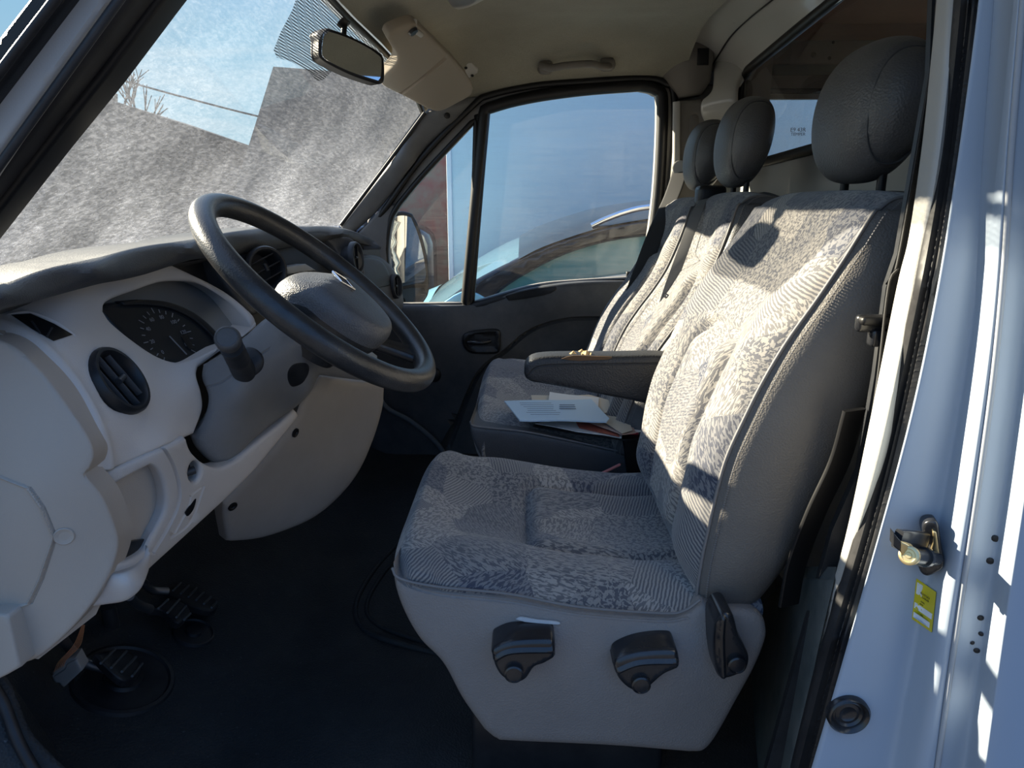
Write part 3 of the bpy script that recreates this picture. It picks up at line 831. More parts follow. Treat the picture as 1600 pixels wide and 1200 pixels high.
# ---- far upper rear corner plastic (belt outlet) and lower post trim
d = Dep([(1030, 60, 'y', 1.74), (1040, 130, 'y', 1.78), (1075, 60, 'y', 1.70), (1075, 130, 'y', 1.72), (1110, 60, 'y', 1.71), (1100, 150, 'y', 1.74), (1035, 155, 'y', 1.79)])
o = sheet('trim_8', S((1029, 118), (1028, 85), (1032, 62), (1050, 50), (1080, 45)) + [(1085, 44), (1136, 44), (1138, 52), (1122, 55), (1112, 128), (1098, 150), (1060, 156)] + S((1060, 156), (1048, 140), (1029, 118)), d, M['roofplastic'], step=8, rnd=7, rdep=.012, thick=.05, tdir=(0, 1, 0)); st(o)
st(sheet('trim_8', [(1090, 76), (1108, 75), (1107, 102), (1089, 102)], d, M['gasket'], step=5, rnd=2, thick=.01, tdir=(0, 1, 0), off=(0, -.006, 0)))
st(sheet('trim_8', [(1072, 42), (1137, 42), (1137, 54), (1112, 54), (1110, 48), (1072, 47)], d, M['darker'], step=5, rnd=2, thick=.02, tdir=(0, 1, 0), off=(0, -.012, 0)))
d = Dep([(1056, 160, 'y', 1.74), (1110, 160, 'y', 1.72), (1056, 440, 'y', 1.74), (1120, 440, 'y', 1.72)])
o = sheet('trim_9', [(1058, 158), (1098, 154), (1108, 170), (1122, 210), (1150, 460), (1025, 460), (1046, 300)], d, M['roofplastic'], step=10, rnd=6, rdep=.01, thick=.05, tdir=(0, 1, 0), grooves=[(S((1077, 205), (1078, 183), (1086, 178), (1092, 184), (1092, 205)), 2, .002)]); st(o)
st(tube('trim_9', [d.at(x, y) + Vector((-.0, -.012, 0)) for x, y in ((1056, 160), (1054, 300), (1044, 400))], .012, M['trimlight'], seg=10))

# ---- near body side: windshield pillar
def band(nm, xs, mat, y, rn=.010, th=.04, par=None):
    """strip between two edge lines given at y=-60..: [(xtop, xbottom_at_y)...]"""
    d_ = Dep([(0, 300, 'y', y), (200, 0, 'y', y), (0, 0, 'y', y)])
    a_, b_, m_, c_, e_ = xs[0], xs[1], list(xs[2:-2]), xs[-2], xs[-1]
    up_ = lambda p: (p[0] + 170, p[1] - 218)          # run on to the roof
    dn_ = lambda p: (p[0] - 290, p[1] + 372)          # and down behind the dash end
    xs = [up_(a_), up_(b_), b_] + m_ + [c_, dn_(c_), dn_(e_), e_, a_]
    return st(sheet(nm, xs, d_, mat, par, step=16, rnd=8, rdep=rn, thick=th, tdir=(-.2, 1, 0)))
band('wall_left', [(150, -75), (222, -75), (-60, 320), (-60, 205)], M['trimlight'], .0)
band('wall_left', [(98, -75), (160, -75), (-60, 215), (-60, 128)], M['darker'], -.015)
band('trim_10', [(212, -75), (262, -75), (-60, 345), (-60, 300)], M['rubber'], .02)
band('trim_10', [(245, -75), (310, -75), (253, 0), (165, 118), (75, 230), (-60, 404), (-60, 330)], M['gasket'], .055, .006)
for (a, b, r, mt, y) in (((144, -75), (-60, 190), .004, 'rubber', -.02), ((240, -75), (-60, 340), .004, 'dark', .0)):
    st(tube('trim_10', [on(a[0], a[1], 'y', y), on(b[0], b[1], 'y', y)], r, M[mt], seg=10))
# near door-opening header out of frame keeps the roof closed
st(box('wall_left', (.05, .0, 1.47), (1.1, .10, .16), M['white'], bev=.02))

# ---- near body side: B-pillar jamb
seam = S((1600, -60), (1595, 0), (1575, 250), (1558, 500), (1526, 750), (1492, 975), (1458, 1220))
ed = S((1530, -40), (1529, 0), (1510, 150), (1490, 290), (1462, 460), (1415, 679), (1326, 1000), (1262, 1220))
def _xat(line, y):
    l = sorted(line, key=lambda p: p[1])
    return float(np.interp(y, [p[1] for p in l], [p[0] for p in l]))
class FMap:
    """photo point -> body side surface whose Y follows a pressed-metal profile between two edge lines"""
    def __init__(s, la, lb, prof, px=False):
        s.la = sorted(la, key=lambda p: p[1]); s.lb = sorted(lb, key=lambda p: p[1]) if lb else None
        s.p = cr(prof, 6); s.px = px
    def Y(s, q):
        xa = np.interp(q[:, 1], [p[1] for p in s.la], [p[0] for p in s.la])
        if s.px: f = q[:, 0] - xa
        else:
            xb = np.interp(q[:, 1], [p[1] for p in s.lb], [p[0] for p in s.lb]); f = (q[:, 0] - xa) / (xb - xa)
        return np.interp(f, [p[0] for p in s.p], [p[1] for p in s.p])
    def __call__(s, q):
        q = np.array(q, float); y = s.Y(q)
        d = np.array(FW)[None] + np.outer((q[:, 0] - 800) / FPX, np.array(RT)) + np.outer((600 - q[:, 1]) / FPX, np.array(UP))
        return np.array(CAM)[None] + d * ((y - CAM.y) / d[:, 1])[:, None]
    at = Dep.at; normal = Dep.normal
dj = FMap(ed, seam, [(-.5, .02), (0, .0055), (.06, .0045), (.3, .0035), (.55, .003), (.64, .001), (.72, -.010), (.84, -.028), (.93, -.036), (1.0, -.037), (1.3, -.037)])
def fgrid(name, fm, fs, ys, mat):
    fs = list(fs); verts = []; faces = []
    for y in ys:
        xa = np.interp(y, [p[1] for p in fm.la], [p[0] for p in fm.la])
        if fm.px: q = [(xa + f, y) for f in fs]
        else:
            xb = np.interp(y, [p[1] for p in fm.lb], [p[0] for p in fm.lb]); q = [(xa + f * (xb - xa), y) for f in fs]
        row = [tuple(v) for v in fm(q)]
        row = [(row[0][0] + .05, row[0][1] + .04, row[0][2])] + row + [(row[-1][0] + .004, row[-1][1] + .04, row[-1][2])]
        verts += row
    n_ = len(fs) + 2
    for j in range(len(ys) - 1):
        for i in range(n_ - 1): faces.append((j * n_ + i, j * n_ + i + 1, (j + 1) * n_ + i + 1, (j + 1) * n_ + i))
    return st(mk(name, verts, faces, mat))
YS = np.concatenate([[-700, -500, -300, -150], np.linspace(-60, 1220, 120), [1400, 1650]])
o = fgrid('wall_left', dj, np.concatenate([np.linspace(0, .6, 12), np.linspace(.63, 1.0, 22)]), YS, M['white'])
d2 = FMap(seam, None, [(-20, -.037), (0, -.037), (8, -.0385), (25, -.039), (40, -.040), (50, -.045), (62, -.062), (74, -.078), (86, -.083), (150, -.084), (400, -.084)], True)
o = fgrid('wall_left', d2, np.concatenate([np.linspace(0, 40, 8), np.linspace(43, 90, 24), np.linspace(100, 420, 10), [600, 900, 1300]]), YS, M['white'])
st(tube('trim_11', [d2.at(x + 3, y) + Vector((0, -.001, 0)) for x, y in seam[::4]], .0026, flat('grey_seam_sealer', (.35, .37, .4)), seg=8))
# paint chips and small rust dots beside the seam
for (x, y, r) in ((1555, 841, .0035), (1547, 876, .0035), (1532, 965, .003), (1526, 1016, .003), (1533, 990, .0025), (1519, 1004, .0022)):
    st(lathe('trim_11', d2.at(x, y) + d2.normal(x, y) * .0006, d2.normal(x, y), [(r, 0), (r * .6, .001)], M['rubber'], seg=10))
# black door seal, two ribs
li = S((1482, -60), (1482, 0), (1470, 150), (1452, 290), (1420, 450), (1372, 679), (1328, 839), (1281, 1000), (1232, 1200), (1225, 1230))
lo_ = S((1532, -60), (1531, 0), (1512, 150), (1492, 290), (1466, 450), (1415, 679), (1375, 839), (1328, 1000), (1273, 1200), (1264, 1230))
ds = Dep([(1482, 0, 'y', .05), (1420, 450, 'y', .05), (1281, 1000, 'y', .05), (1232, 1200, 'y', .05), (1531, 0, 'y', .02), (1466, 450, 'y', .02), (1328, 1000, 'y', .02), (1506, 0, 'y', .025), (1443, 450, 'y', .025), (1304, 1000, 'y', .025)])
mid = [((a[0] + b[0]) / 2, (a[1] + b[1]) / 2) for a, b in zip(li, lo_)]
m2 = [(a[0] * .3 + b[0] * .7, a[1] * .3 + b[1] * .7) for a, b in zip(li, lo_)]
o = sheet('trim_12', li + lo_[::-1], ds, M['rubber'], step=9, rnd=8, rdep=.012, thick=.03, tdir=(.3, 1, 0), grooves=[(mid, 5, .008), (m2, 3, .004)]); st(o)
# light grey B-pillar trim edge
ti = S((1458, -60), (1460, 0), (1440, 235), (1418, 400), (1391, 470), (1350, 679), (1316, 839), (1276, 1000), (1231, 1195))
ti = S((1462, -60), (1460, 0), (1449, 120), (1436, 240), (1417, 370), (1398, 450), (1352, 679), (1318, 839), (1274, 1000), (1228, 1200))
to = S((1484, -60), (1483, 0), (1471, 150), (1453, 290), (1421, 450), (1374, 679), (1331, 839), (1281, 1000), (1233, 1200))
dt = Dep([(1460, 0, 'y', .10), (1398, 450, 'y', .10), (1318, 839, 'y', .09), (1483, 0, 'y', .055), (1421, 450, 'y', .055), (1331, 839, 'y', .055)])
o = sheet('trim_13', ti + to[::-1], dt, M['trimlight'], step=7, rnd=4, rdep=.004, thick=.05, tdir=(.8, .5, 0)); st(o)
# lower inner trim behind the seat
d = Dep([(1320, 700, 'y', .15), (1180, 700, 'x', .60), (1240, 1100, 'y', .13), (1150, 1150, 'x', .48), (1150, 900, 'x', .56)])
o = sheet('trim_13', [(1298, 905), (1276, 1000), (1230, 1210), (1150, 1210), (1110, 1100), (1180, 960), (1240, 900)], d, plastic('dark_green_grey_trim', (.055, .07, .072), .55, .0005, 600, dust=.2), step=14, rnd=6, thick=.03, tdir=(.5, 1, 0)); st(o)
o = sheet('wall_left', [(1340, 740), (1366, 590), (1384, 450), (1402, 397), (1452, 112), (1464, -200), (1490, -200), (1420, 450), (1330, 839), (1225, 1230), (1190, 1230), (1300, 830)], Dep([(1460, -100, 'y', .16), (1398, 450, 'y', .16), (1260, 1000, 'y', .16)]), M['dark'], step=20, thick=.02, tdir=(.3, 1, 0)); st(o)

# ============================================================ NEAR BODY FITTINGS
NJ = dj.normal(1460, 860); cj = dj.at(1462, 858)
xj, yj, nj = frame_of(NJ)
stk = thing('door_striker', 'black door lock striker with worn brass face bolted to white door jamb', 'striker', dj.at(1440, 900))
ds2 = Dep([(1400, 830, 'y', -.035), (1460, 830, 'y', -.035), (1430, 900, 'y', -.035)])
# base plate
dpl = Dep([(1445, 820, 'y', -.016), (1445, 900, 'y', -.016), (1470, 820, 'y', -.024), (1470, 890, 'y', -.024)])
sheet('base_plate', SC((1440, 828), (1444, 817), (1456, 814), (1465, 820), (1470, 850), (1475, 884), (1462, 896), (1447, 901), (1436, 892), (1434, 872), (1444, 852)), dpl, M['lever'], stk, step=5, rnd=4, rdep=.003, thick=.012, tdir=(.3, 1, 0))
sheet('worn_strip', [(1455, 826), (1461, 830), (1466, 866), (1466, 874), (1452, 858), (1457, 846)], dpl, M['brass'], stk, step=5, rnd=1, rdep=.001, thick=.003, tdir=(.3, 1, 0), off=(-.001, -.004, 0))
a = on(1398, 842, 'y', -.055); b = on(1442, 850, 'y', -.02)
tube('striker_arm', [on(1444, 846, 'y', -.02), on(1420, 843, 'y', -.045), on(1402, 842, 'y', -.055)], .0, M['lever'], stk, flat=(.018, .008, (0, 0, 1)), seg=16)
pl = [on(x, y, 'y', -.062) for x, y in ((1397, 834), (1408, 846), (1421, 852), (1432, 862), (1430, 880), (1418, 880), (1397, 852))]
dfa = Dep([(1397, 834, 'y', -.060), (1430, 880, 'y', -.060), (1430, 850, 'y', -.060)])
sheet('striker_face', [(1397, 833), (1408, 846), (1408, 864), (1396, 853)], dfa, M['lever'], stk, step=4, rnd=1.5, rdep=.001, thick=.010, tdir=(.2, 1, 0))
sheet('brass_face', S((1408, 846), (1420, 852), (1431, 860), (1433, 870), (1428, 880), (1420, 882), (1411, 870), (1407, 862)), dfa, M['brass'], stk, step=4, rnd=1.5, rdep=.001, thick=.010, tdir=(.2, 1, 0), off=(0, -.0005, 0))
ca = on(1421, 868, 'y', -.062); cb = on(1460, 872, 'y', -.022)
tube('pin', [ca, ca.lerp(cb, .5), cb], .0075, M['lever'], stk, seg=20)
tube('pin_collar', [ca.lerp(cb, .5), ca.lerp(cb, .62)], .0095, M['lever'], stk, seg=20)
lathe('pin_head', ca, (ca - cb).normalized(), [(.0085, -.003), (.0088, .002), (.0075, .0028), (.006, .0028), (.0055, .0022), (.003, .0022), (.0025, .003)], M['brass'], stk, seg=28)

# yellow sticker on the jamb
def jq(u, v):
    """sticker local coords 0..1 -> photo px (parallelogram)"""
    A, B, D_ = np.array((1433.5, 904.)), np.array((1464, 925.)), np.array((1426.5, 967.))
    return tuple(A + (B - A) * u + (D_ - A) * v)
stq = lambda pts: [jq(*p) for p in pts]
so_ = thing('sticker', 'small yellow sticker with white fields and black print below door striker', 'sticker', dj.at(1445, 950))
sheet('backing', stq([(0, 0), (1, 0), (1, 1), (0, 1)]), dj, M['yellow'], so_, step=8, thick=.0005, tdir=tuple(-NJ), off=tuple(NJ * .0012))
for q in ([(.08, .06), (.36, .06), (.36, .34), (.08, .34)], [(.06, .56), (.95, .56), (.95, .70), (.06, .70)], [(.06, .80), (.88, .80), (.88, .93), (.06, .93)]):
    sheet('white_field', stq(q), dj, M['stickerwhite'], so_, step=8, thick=.0003, tdir=tuple(-NJ), off=tuple(NJ * .0016))
X1 = (dj.at(*jq(1, .5)) - dj.at(*jq(0, .5))).normalized(); Y1 = (dj.at(*jq(.5, 0)) - dj.at(*jq(.5, 1))).normalized()
sheet('diamond_mark', stq([(.22, .09), (.29, .17), (.22, .25), (.15, .17)]), dj, M['inkblue'], so_, step=8, thick=.0002, tdir=tuple(-NJ), off=tuple(NJ * .0019))
for s_, u, v, z_ in (('ROSTSCHUTZ-', .69, .25, .0028), ('GARANTIE', .66, .33, .0028), ('Rostschutzgarantie', .47, .44, .0024), ('12 Jahre', .32, .51, .0024), ('Nr.  1. Kontrolle', .45, .75, .0022)):
    text('print', s_, dj.at(*jq(u, v)) + NJ * .0018, X1, Y1, z_, M['ink'], so_, .0001)

# rubber plug
n = dj.normal(1325, 1112); c = dj.at(1324, 1114)
pg = thing('rubber_plug', 'round black rubber plug set in lower white door jamb', 'plug', c)
lathe('plug_rim', c, n, [(.0225, -.002), (.0225, .005), (.020, .008), (.018, .006), (.0165, .0025), (.0145, .0035), (.0125, .001), (.009, .002), (.007, .0006)], M['lever'], pg, seg=40)

# ============================================================ DASHBOARD
dash = thing('dashboard', 'light grey van dashboard with dark top, round vents and instrument cluster', 'dashboard', (-.65, .95, .25))
# -- depth field of the upper fascia
dF = Dep([(0, 527, 'y', .12), (60, 570, 'y', .12), (110, 630, 'y', .12), (148, 692, 'y', .12), (-80, 500, 'y', .12), (150, 742, 'y', .125),
          (0, 490, 'y', .17), (100, 465, 'y', .22), (200, 435, 'y', .365), (300, 408, 'y', .57), (400, 392, 'y', .85),
          (100, 530, 'y', .165), (188, 595, 'y', .205), (250, 640, 'y', .25), (300, 600, 'y', .33), (310, 660, 'y', .33), (200, 720, 'y', .17), (265, 690, 'y', .23),
          (160, 480, 'y', .27), (200, 520, 'y', .30), (270, 560, 'y', .36), (340, 540, 'y', .43), (330, 450, 'y', .60), (400, 500, 'y', .57), (420, 440, 'y', .80)])
clus = S((163, 486), (165, 474), (180, 464), (215, 452), (250, 440), (282, 438), (315, 442), (350, 462), (378, 488), (395, 508), n=4) + S((395, 508), (372, 530), (340, 541), n=4) + S((340, 541), (315, 552), (290, 562), (268, 563), (240, 552), (205, 528), (175, 503), (163, 486), n=4)
fas_out = S((-100, 512), (0, 527), (58, 568), (108, 628), (143, 680), (152, 712), (146, 735)) + [(148, 744)] + S((148, 744), (200, 723), (262, 695), (305, 676)) + S((305, 676), (318, 640), (316, 612), (308, 585), (310, 570)) + S((310, 570), (345, 545), (402, 510)) + S((402, 504), (392, 487), (350, 453), (290, 423), (262, 410)) + [(240, 398), (-100, 490)]
ventc = (188, 595)
def vent_loop(cx, cy, a, b, rot, n=28):
    r = math.radians(rot)
    return [(cx + a * math.cos(t) * math.cos(r) - b * math.sin(t) * math.sin(r), cy + a * math.cos(t) * math.sin(r) + b * math.sin(t) * math.cos(r)) for t in np.linspace(0, 2 * math.pi, n, endpoint=False)]
small = [(18, 493), (48, 491), (85, 507), (114, 524), (84, 534), (52, 516)]
fas = sheet('fascia', fas_out, dF, M['fascia'], dash, holes=[clus, vent_loop(188, 595, 36, 50, -20)], step=9, rnd=5, rdep=.005, thick=.04, tdir=(-.8, .5, 0), hthick=.055,
            grooves=[(S((14, 491), (48, 488), (88, 503), (117, 523)), 2, -.0015), (S((-60, 492), (0, 503), (62, 534), (115, 590), (150, 650), (170, 705), (172, 732)), 9, -.0035)])
nv_ = dF.normal(188, 595)
# cluster: grey hood well, dark lens
nc = Vector((.86, -.30, .30)).normalized()
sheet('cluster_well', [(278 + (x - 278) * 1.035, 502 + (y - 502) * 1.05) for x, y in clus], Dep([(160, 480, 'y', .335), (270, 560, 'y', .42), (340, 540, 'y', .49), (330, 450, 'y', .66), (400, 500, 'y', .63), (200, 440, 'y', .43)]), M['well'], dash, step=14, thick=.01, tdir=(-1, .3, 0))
dL = Dep([(165, 478, 'y', .31), (270, 562, 'y', .385), (340, 545, 'y', .44), (330, 500, 'y', .50), (220, 470, 'y', .40)])
lens_out = S((160, 474), (195, 471), (235, 471), (275, 479), (310, 500), (335, 525), (347, 545), n=5) + S((347, 545), (300, 566), (268, 570), (225, 550), (180, 512), (158, 486), n=5)
lens = sheet('instrument_cluster', lens_out, dL, M['lens'], dash, step=10, rnd=4, rdep=.004, thick=.012, tdir=(-1, .3, 0))
sheet('cluster_hood_edge', S((185, 470), (225, 467), (265, 472), (300, 487), (330, 512), (347, 535), (344, 541), (325, 520), (297, 496), (262, 480), (225, 475), (190, 475)), dL, M['darker'], dash, step=6, rnd=2, rdep=.002, thick=.01, tdir=(-1, .3, 0), off=(.006, -.004, .0))
# dial marks: ticks and figures on a circle lying in the lens plane
cl = dL.at(262, 527); nl = dL.normal(262, 527); xl, yl, _ = frame_of(nl)
for k in range(19):
    th = math.radians(225 - k * 15); r1, r2 = .040, (.046 if k % 3 else .049)
    dr = xl * math.cos(th) + yl * math.sin(th); tg = nl.cross(dr)
    a0 = cl + dr * r1 + nl * .0015; a1 = cl + dr * r2 + nl * .0015; hw = .0007
    mk('dial_mark', [a0 - tg * hw, a0 + tg * hw, a1 + tg * hw, a1 - tg * hw], [(0, 1, 2, 3)], M['dialmark'], lens, smooth=False)
for k, s_ in enumerate(('0', '20', '40', '60', '80', '100', '120', '140')):
    th = math.radians(218 - k * 36)
    text('dial_figure', s_, cl + (xl * math.cos(th) + yl * math.sin(th)) * .033 + nl * .0015, xl, yl, .0085, M['dialmark'], lens, .0001)
a0 = cl + nl * .004; tube('needle', [a0, a0 + xl * .012 - yl * .034], .0009, M['dialmark'], lens, seg=6)
c2 = dL.at(292, 535); mk('display', [c2 + nl * .002 + xl * a + yl * b for a, b in ((-.006, -.012), (.006, -.012), (.006, .012), (-.006, .012))], [(0, 1, 2, 3)], M['gasket'], lens, smooth=False)
# small defroster grille
sg = sheet('side_grille', small, dF, M['gasket'], dash, step=8, thick=.002, tdir=(-.8, .5, 0), off=tuple(dF.normal(66, 512) * .0012))
for t in (.33, .66):
    a = np.array(small[0]) + (np.array(small[3]) - np.array(small[0])) * t; b = np.array(small[5]) * (1 - t) + np.array(small[4]) * t
    p, q = dF.at(*a), dF.at(*b)
    gn_ = dF.normal(66, 512) * .0015
    tube('grille_bar', [p + gn_, q + gn_], .0012, M['dark'], sg, seg=6)

def air_vent(c, n, r, ring_mat, label=None, slats=4, rot=0, parent=dash, up=(0, 0, 1)):
    x, y, n = frame_of(n, up); c = Vector(c)
    v = lathe('air_vent', c, n, [(r * 1.0, -.006), (r * 1.0, .004), (r * .95, .008), (r * .86, .008), (r * .80, .004), (r * .78, -.012), (r * .74, -.035)], ring_mat, parent, seg=40)
    cr0, sr0 = math.cos(math.radians(rot)), math.sin(math.radians(rot))
    xx = x * cr0 + y * sr0; yy = y * cr0 - x * sr0
    for k in range(slats):
        h = (k - (slats - 1) / 2) / (slats / 2) * .82 * r * .8
        hw = math.sqrt(max(0, (r * .79) ** 2 - h * h))
        tube('slat', [c + yy * h - xx * hw - n * .002, c + yy * h - n * .002, c + yy * h + xx * hw - n * .002], 0, M['dark'], v, flat=(.008, .0028, n * .95 + yy * .3), seg=12, n=5)
    tube('tab', [c - yy * r * .1 + n * .002, c + yy * r * .25 + n * .002], .004, M['dark'], v, seg=8)
    return v
air_vent(dF.at(188, 594) - nv_ * .002, (nv_ + Vector((.0, 0, .0))).normalized(), .0465, M['darker'], slats=3, rot=-80)

# -- top pad: rounded brow running across, from the near end to the passenger side
tl = S((-60, 452), (0, 437), (75, 413), (150, 396), (225, 380), (300, 368), (400, 352), (480, 349), (530, 351), (575, 366), (598, 383))
bl_ = S((-60, 506), (0, 492), (75, 470), (150, 452), (225, 433), (300, 412), (400, 398), (480, 385), (530, 378), (575, 378), (598, 386))
_tx = [(0, 437, -.545), (150, 396, -.548), (300, 368, -.548), (400, 352, -.54), (480, 349, -.53), (530, 351, -.505), (575, 366, -.45), (598, 383, -.405)]
_bx = [(0, 492, -.54), (150, 452, -.54), (300, 412, -.54), (400, 398, -.535), (480, 385, -.52), (530, 378, -.49), (570, 378, -.45)]
_nx = [(0, 464, -.518), (150, 424, -.518), (300, 390, -.52), (400, 375, -.515), (480, 367, -.505), (530, 365, -.475)]
dP = Dep([(x, y, 'x', v) for x, y, v in _tx + _bx + _nx], 1e-6)
sheet('top_pad', tl + bl_[::-1], dP, M['pad'], dash, step=9, rnd=12, rdep=.010, thick=.10, tdir=(-1, 0.0, -.03))
# flat top of the dash reaching to the glass
rows = []
for y in np.linspace(.07, 1.78, 8):
    x1 = gx(y, .885) + .012; x0 = -.56
    rows.append([(x0, y, .90), ((x0 + x1) / 2, y, .872), (x1, y, .86), (x1 - .01, y, .81)])
loft('dash_top', rows, M['pad'], dash, nu=4, nv=3)
box('dash_leak_block', (-.84, .95, .62), (.22, 1.55, .46), M['darker'], dash, bev=.01)  # unseen filler box added inside the dash to stop sun leaking through gaps
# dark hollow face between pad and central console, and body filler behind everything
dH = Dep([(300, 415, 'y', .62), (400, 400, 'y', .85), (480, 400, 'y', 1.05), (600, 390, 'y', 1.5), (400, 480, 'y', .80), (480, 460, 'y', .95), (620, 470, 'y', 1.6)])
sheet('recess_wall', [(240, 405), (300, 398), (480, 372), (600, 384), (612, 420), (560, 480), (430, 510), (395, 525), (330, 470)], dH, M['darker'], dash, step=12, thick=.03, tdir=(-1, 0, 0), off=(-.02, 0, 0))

# -- central console face with vents
dC = Dep([(385, 395, 'y', .70), (440, 395, 'y', .76), (440, 470, 'y', .74), (400, 450, 'y', .68), (530, 375, 'y', 1.16), (560, 395, 'y', 1.22), (560, 440, 'y', 1.20), (500, 430, 'y', .95), (470, 440, 'y', .85), (480, 395, 'y', .96)])
sheet('console_face', S((352, 402), (382, 386), (412, 384), (432, 396), (448, 425), (458, 452), (462, 480)) + [(420, 500), (385, 455)], dC, M['console'], dash, step=9, rnd=7, rdep=.01, thick=.08, tdir=(-1, .2, 0), off=(-.045, .03, 0))
n1 = Vector((.88, -.42, .16)).normalized()
n1 = Vector((.80, -.58, .16)).normalized()
air_vent(on(416, 420, 'y', .73), n1, .044, M['dark'], slats=3, rot=20)
# slim silver shelf and radio slot between the vents
dQ = Dep([(450, 430, 'y', .88), (500, 410, 'y', 1.0), (450, 460, 'y', .86), (520, 440, 'y', 1.04)])
sheet('silver_strip', [(446, 417), (478, 412), (494, 422), (452, 428)], dQ, flat('silver_grey_strip', (.30, .31, .31), .4), dash, step=6, rnd=2, rdep=.002, thick=.02, tdir=(-1, 0, 0))
sheet('radio_slot', [(452, 429), (496, 422), (506, 432), (456, 445)], dQ, M['gasket'], dash, step=6, thick=.02, tdir=(-1, 0, 0), off=(-.004, 0, 0))
sheet('shelf_lip', [(455, 446), (505, 434), (510, 440), (458, 456)], dQ, M['console'], dash, step=6, rnd=2, rdep=.002, thick=.02, tdir=(-1, 0, 0))
# passenger side of the console: grey frame with narrow vent, glovebox bulge
dR = Dep([(512, 375, 'y', 1.18), (545, 372, 'y', 1.24), (568, 440, 'y', 1.24), (540, 440, 'y', 1.18), (553, 405, 'y', 1.22)])
sheet('console_side', S((512, 374), (534, 370), (552, 374), (566, 398), (574, 446)) + [(560, 460)] + S((560, 446), (540, 415), (524, 388), (512, 374)), dR, M['console'], dash, step=7, rnd=4, rdep=.004, thick=.10, tdir=(-1, .1, 0))
n2 = Vector((.93, -.36, .05)).normalized()
air_vent(dR.at(550, 403) + n2 * .012, Vector((.97, -.12, .1)).normalized(), .042, M['dark'], slats=2, rot=75)
sheet('screen_recess', [(483, 377), (512, 374), (528, 398), (502, 408)], dR, M['gasket'], dash, step=7, thick=.02, tdir=(-1, 0, 0), off=(-.02, 0, 0))
dG = Dep([(560, 400, 'y', 1.30), (600, 405, 'y', 1.50), (625, 440, 'y', 1.62), (634, 475, 'y', 1.66), (580, 455, 'y', 1.32), (600, 490, 'y', 1.40), (630, 490, 'y', 1.62)])
sheet('passenger_fascia', S((556, 398), (580, 396), (600, 402), (618, 420), (630, 448), (634, 474), (628, 492)) + S((628, 492), (605, 515), (580, 520)) + [(560, 470)], dG, M['console'], dash, step=8, rnd=7, rdep=.012, thick=.2, tdir=(-1, .1, 0))
sheet('glovebox_recess', S((560, 402), (580, 402), (598, 410), (609, 432), (608, 446)) + S((608, 446), (590, 450), (572, 456)), dG, M['darker'], dash, step=7, rnd=2, rdep=.003, thick=.01, tdir=(-1, 0, 0), off=(.003, -.004, .0))
air_vent(dG.at(616, 447) + Vector((.006, -.006, 0)), Vector((.97, -.2, .1)).normalized(), .038, M['dark'], slats=2, rot=75)

# -- end cover facing the door
sheet('end_frame', [(-100, 505), (0, 520), (60, 560), (112, 622), (150, 684), (156, 715), (152, 760), (196, 850), (150, 960), (60, 1030), (-100, 1000)], Dep([(0, 527, 'y', .125), (145, 690, 'y', .125), (0, 1000, 'y', .115), (185, 850, 'y', .15), (100, 1000, 'y', .12)]), M['endcover'], dash, step=20, thick=.02, tdir=(-.3, 1, 0))
dE = Dep([(0, 527, 'y', .105), (145, 690, 'y', .105), (0, 1000, 'y', .085), (185, 850, 'y', .115), (100, 1000, 'y', .09), (60, 760, 'y', .08), (60, 860, 'y', .08), (-60, 760, 'y', .08)])
hexl = [(-60, 742), (0, 745), (43, 762), (64, 792), (83, 838), (80, 850), (62, 905), (44, 943), (0, 957), (-60, 960)]
end_out = S((-100, 516), (0, 531), (56, 572), (104, 632), (139, 684), (147, 712), (140, 734)) + S((132, 742), (160, 775), (178, 815), (186, 850), (176, 890), (155, 930), (128, 966), (95, 1000), (60, 1028), (30, 1040)) + [(24, 1046), (-100, 1040)]
sheet('end_cover', end_out, dE, M['endcover'], dash, step=12, rnd=5, rdep=.005, thick=.03, tdir=(0, 1, 0), grooves=[(hexl, 2.6, -.0028), ([(a + 5, b) for a, b in hexl[2:8]], 2, .002)])
n = dE.normal(100, 835); lathe('screw_cap', dE.at(100, 838) + n * .0005, n, [(.011, 0), (.010, .001), (.005, -.0006)], M['endcover'], dash, seg=24)
# thin strip of pillar foot at the very left bottom
d = Dep([(0, 960, 'y', .06), (20, 1055, 'y', .06), (0, 1055, 'y', .06)])
st(sheet('trim_1', [(-60, 960), (0, 960), (12, 962), (31, 1044), (10, 1056), (-30, 1075)], d, M['endcover'], step=8, rnd=4, thick=.04, tdir=(0, 1, 0)))

# -- lower panel with pocket
dW = Dep([(150, 745, 'y', .13), (260, 696, 'y', .215), (186, 850, 'y', .12), (130, 965, 'y', .11), (60, 1030, 'y', .10), (292, 685, 'y', .26), (230, 800, 'y', .19), (280, 780, 'y', .25), (240, 890, 'y', .20), (340, 800, 'y', .34), (340, 735, 'y', .33), (420, 690, 'y', .45), (450, 650, 'y', .50), (180, 920, 'y', .135), (220, 915, 'y', .16), (310, 700, 'y', .29)])
pocket = S((180, 762), (182, 756), (205, 743), (236, 727), n=4) + S((236, 727), (247, 735), (256, 755), (260, 780), (257, 802), (246, 825), (236, 845), n=4) + S((236, 845), (226, 862), (200, 878), (178, 882), n=4) + S((178, 882), (190, 850), (196, 815), (192, 785), (180, 762), n=4)
low_out = S((146, 744), (200, 724), (262, 698), (292, 683)) + S((292, 683), (300, 705), (320, 724), (342, 731), (366, 722)) + S((366, 722), (405, 690), (440, 662), (462, 640)) + S((470, 650), (445, 680), (400, 735), (350, 785)) + S((350, 785), (290, 840), (233, 892)) + S((233, 892), (226, 912), (205, 932), (180, 940), (152, 944)) + S((152, 944), (120, 972), (60, 1028)) + [(40, 1040)] + S((66, 1022), (128, 962), (172, 895), (190, 850), (182, 812), (164, 775), (146, 744))
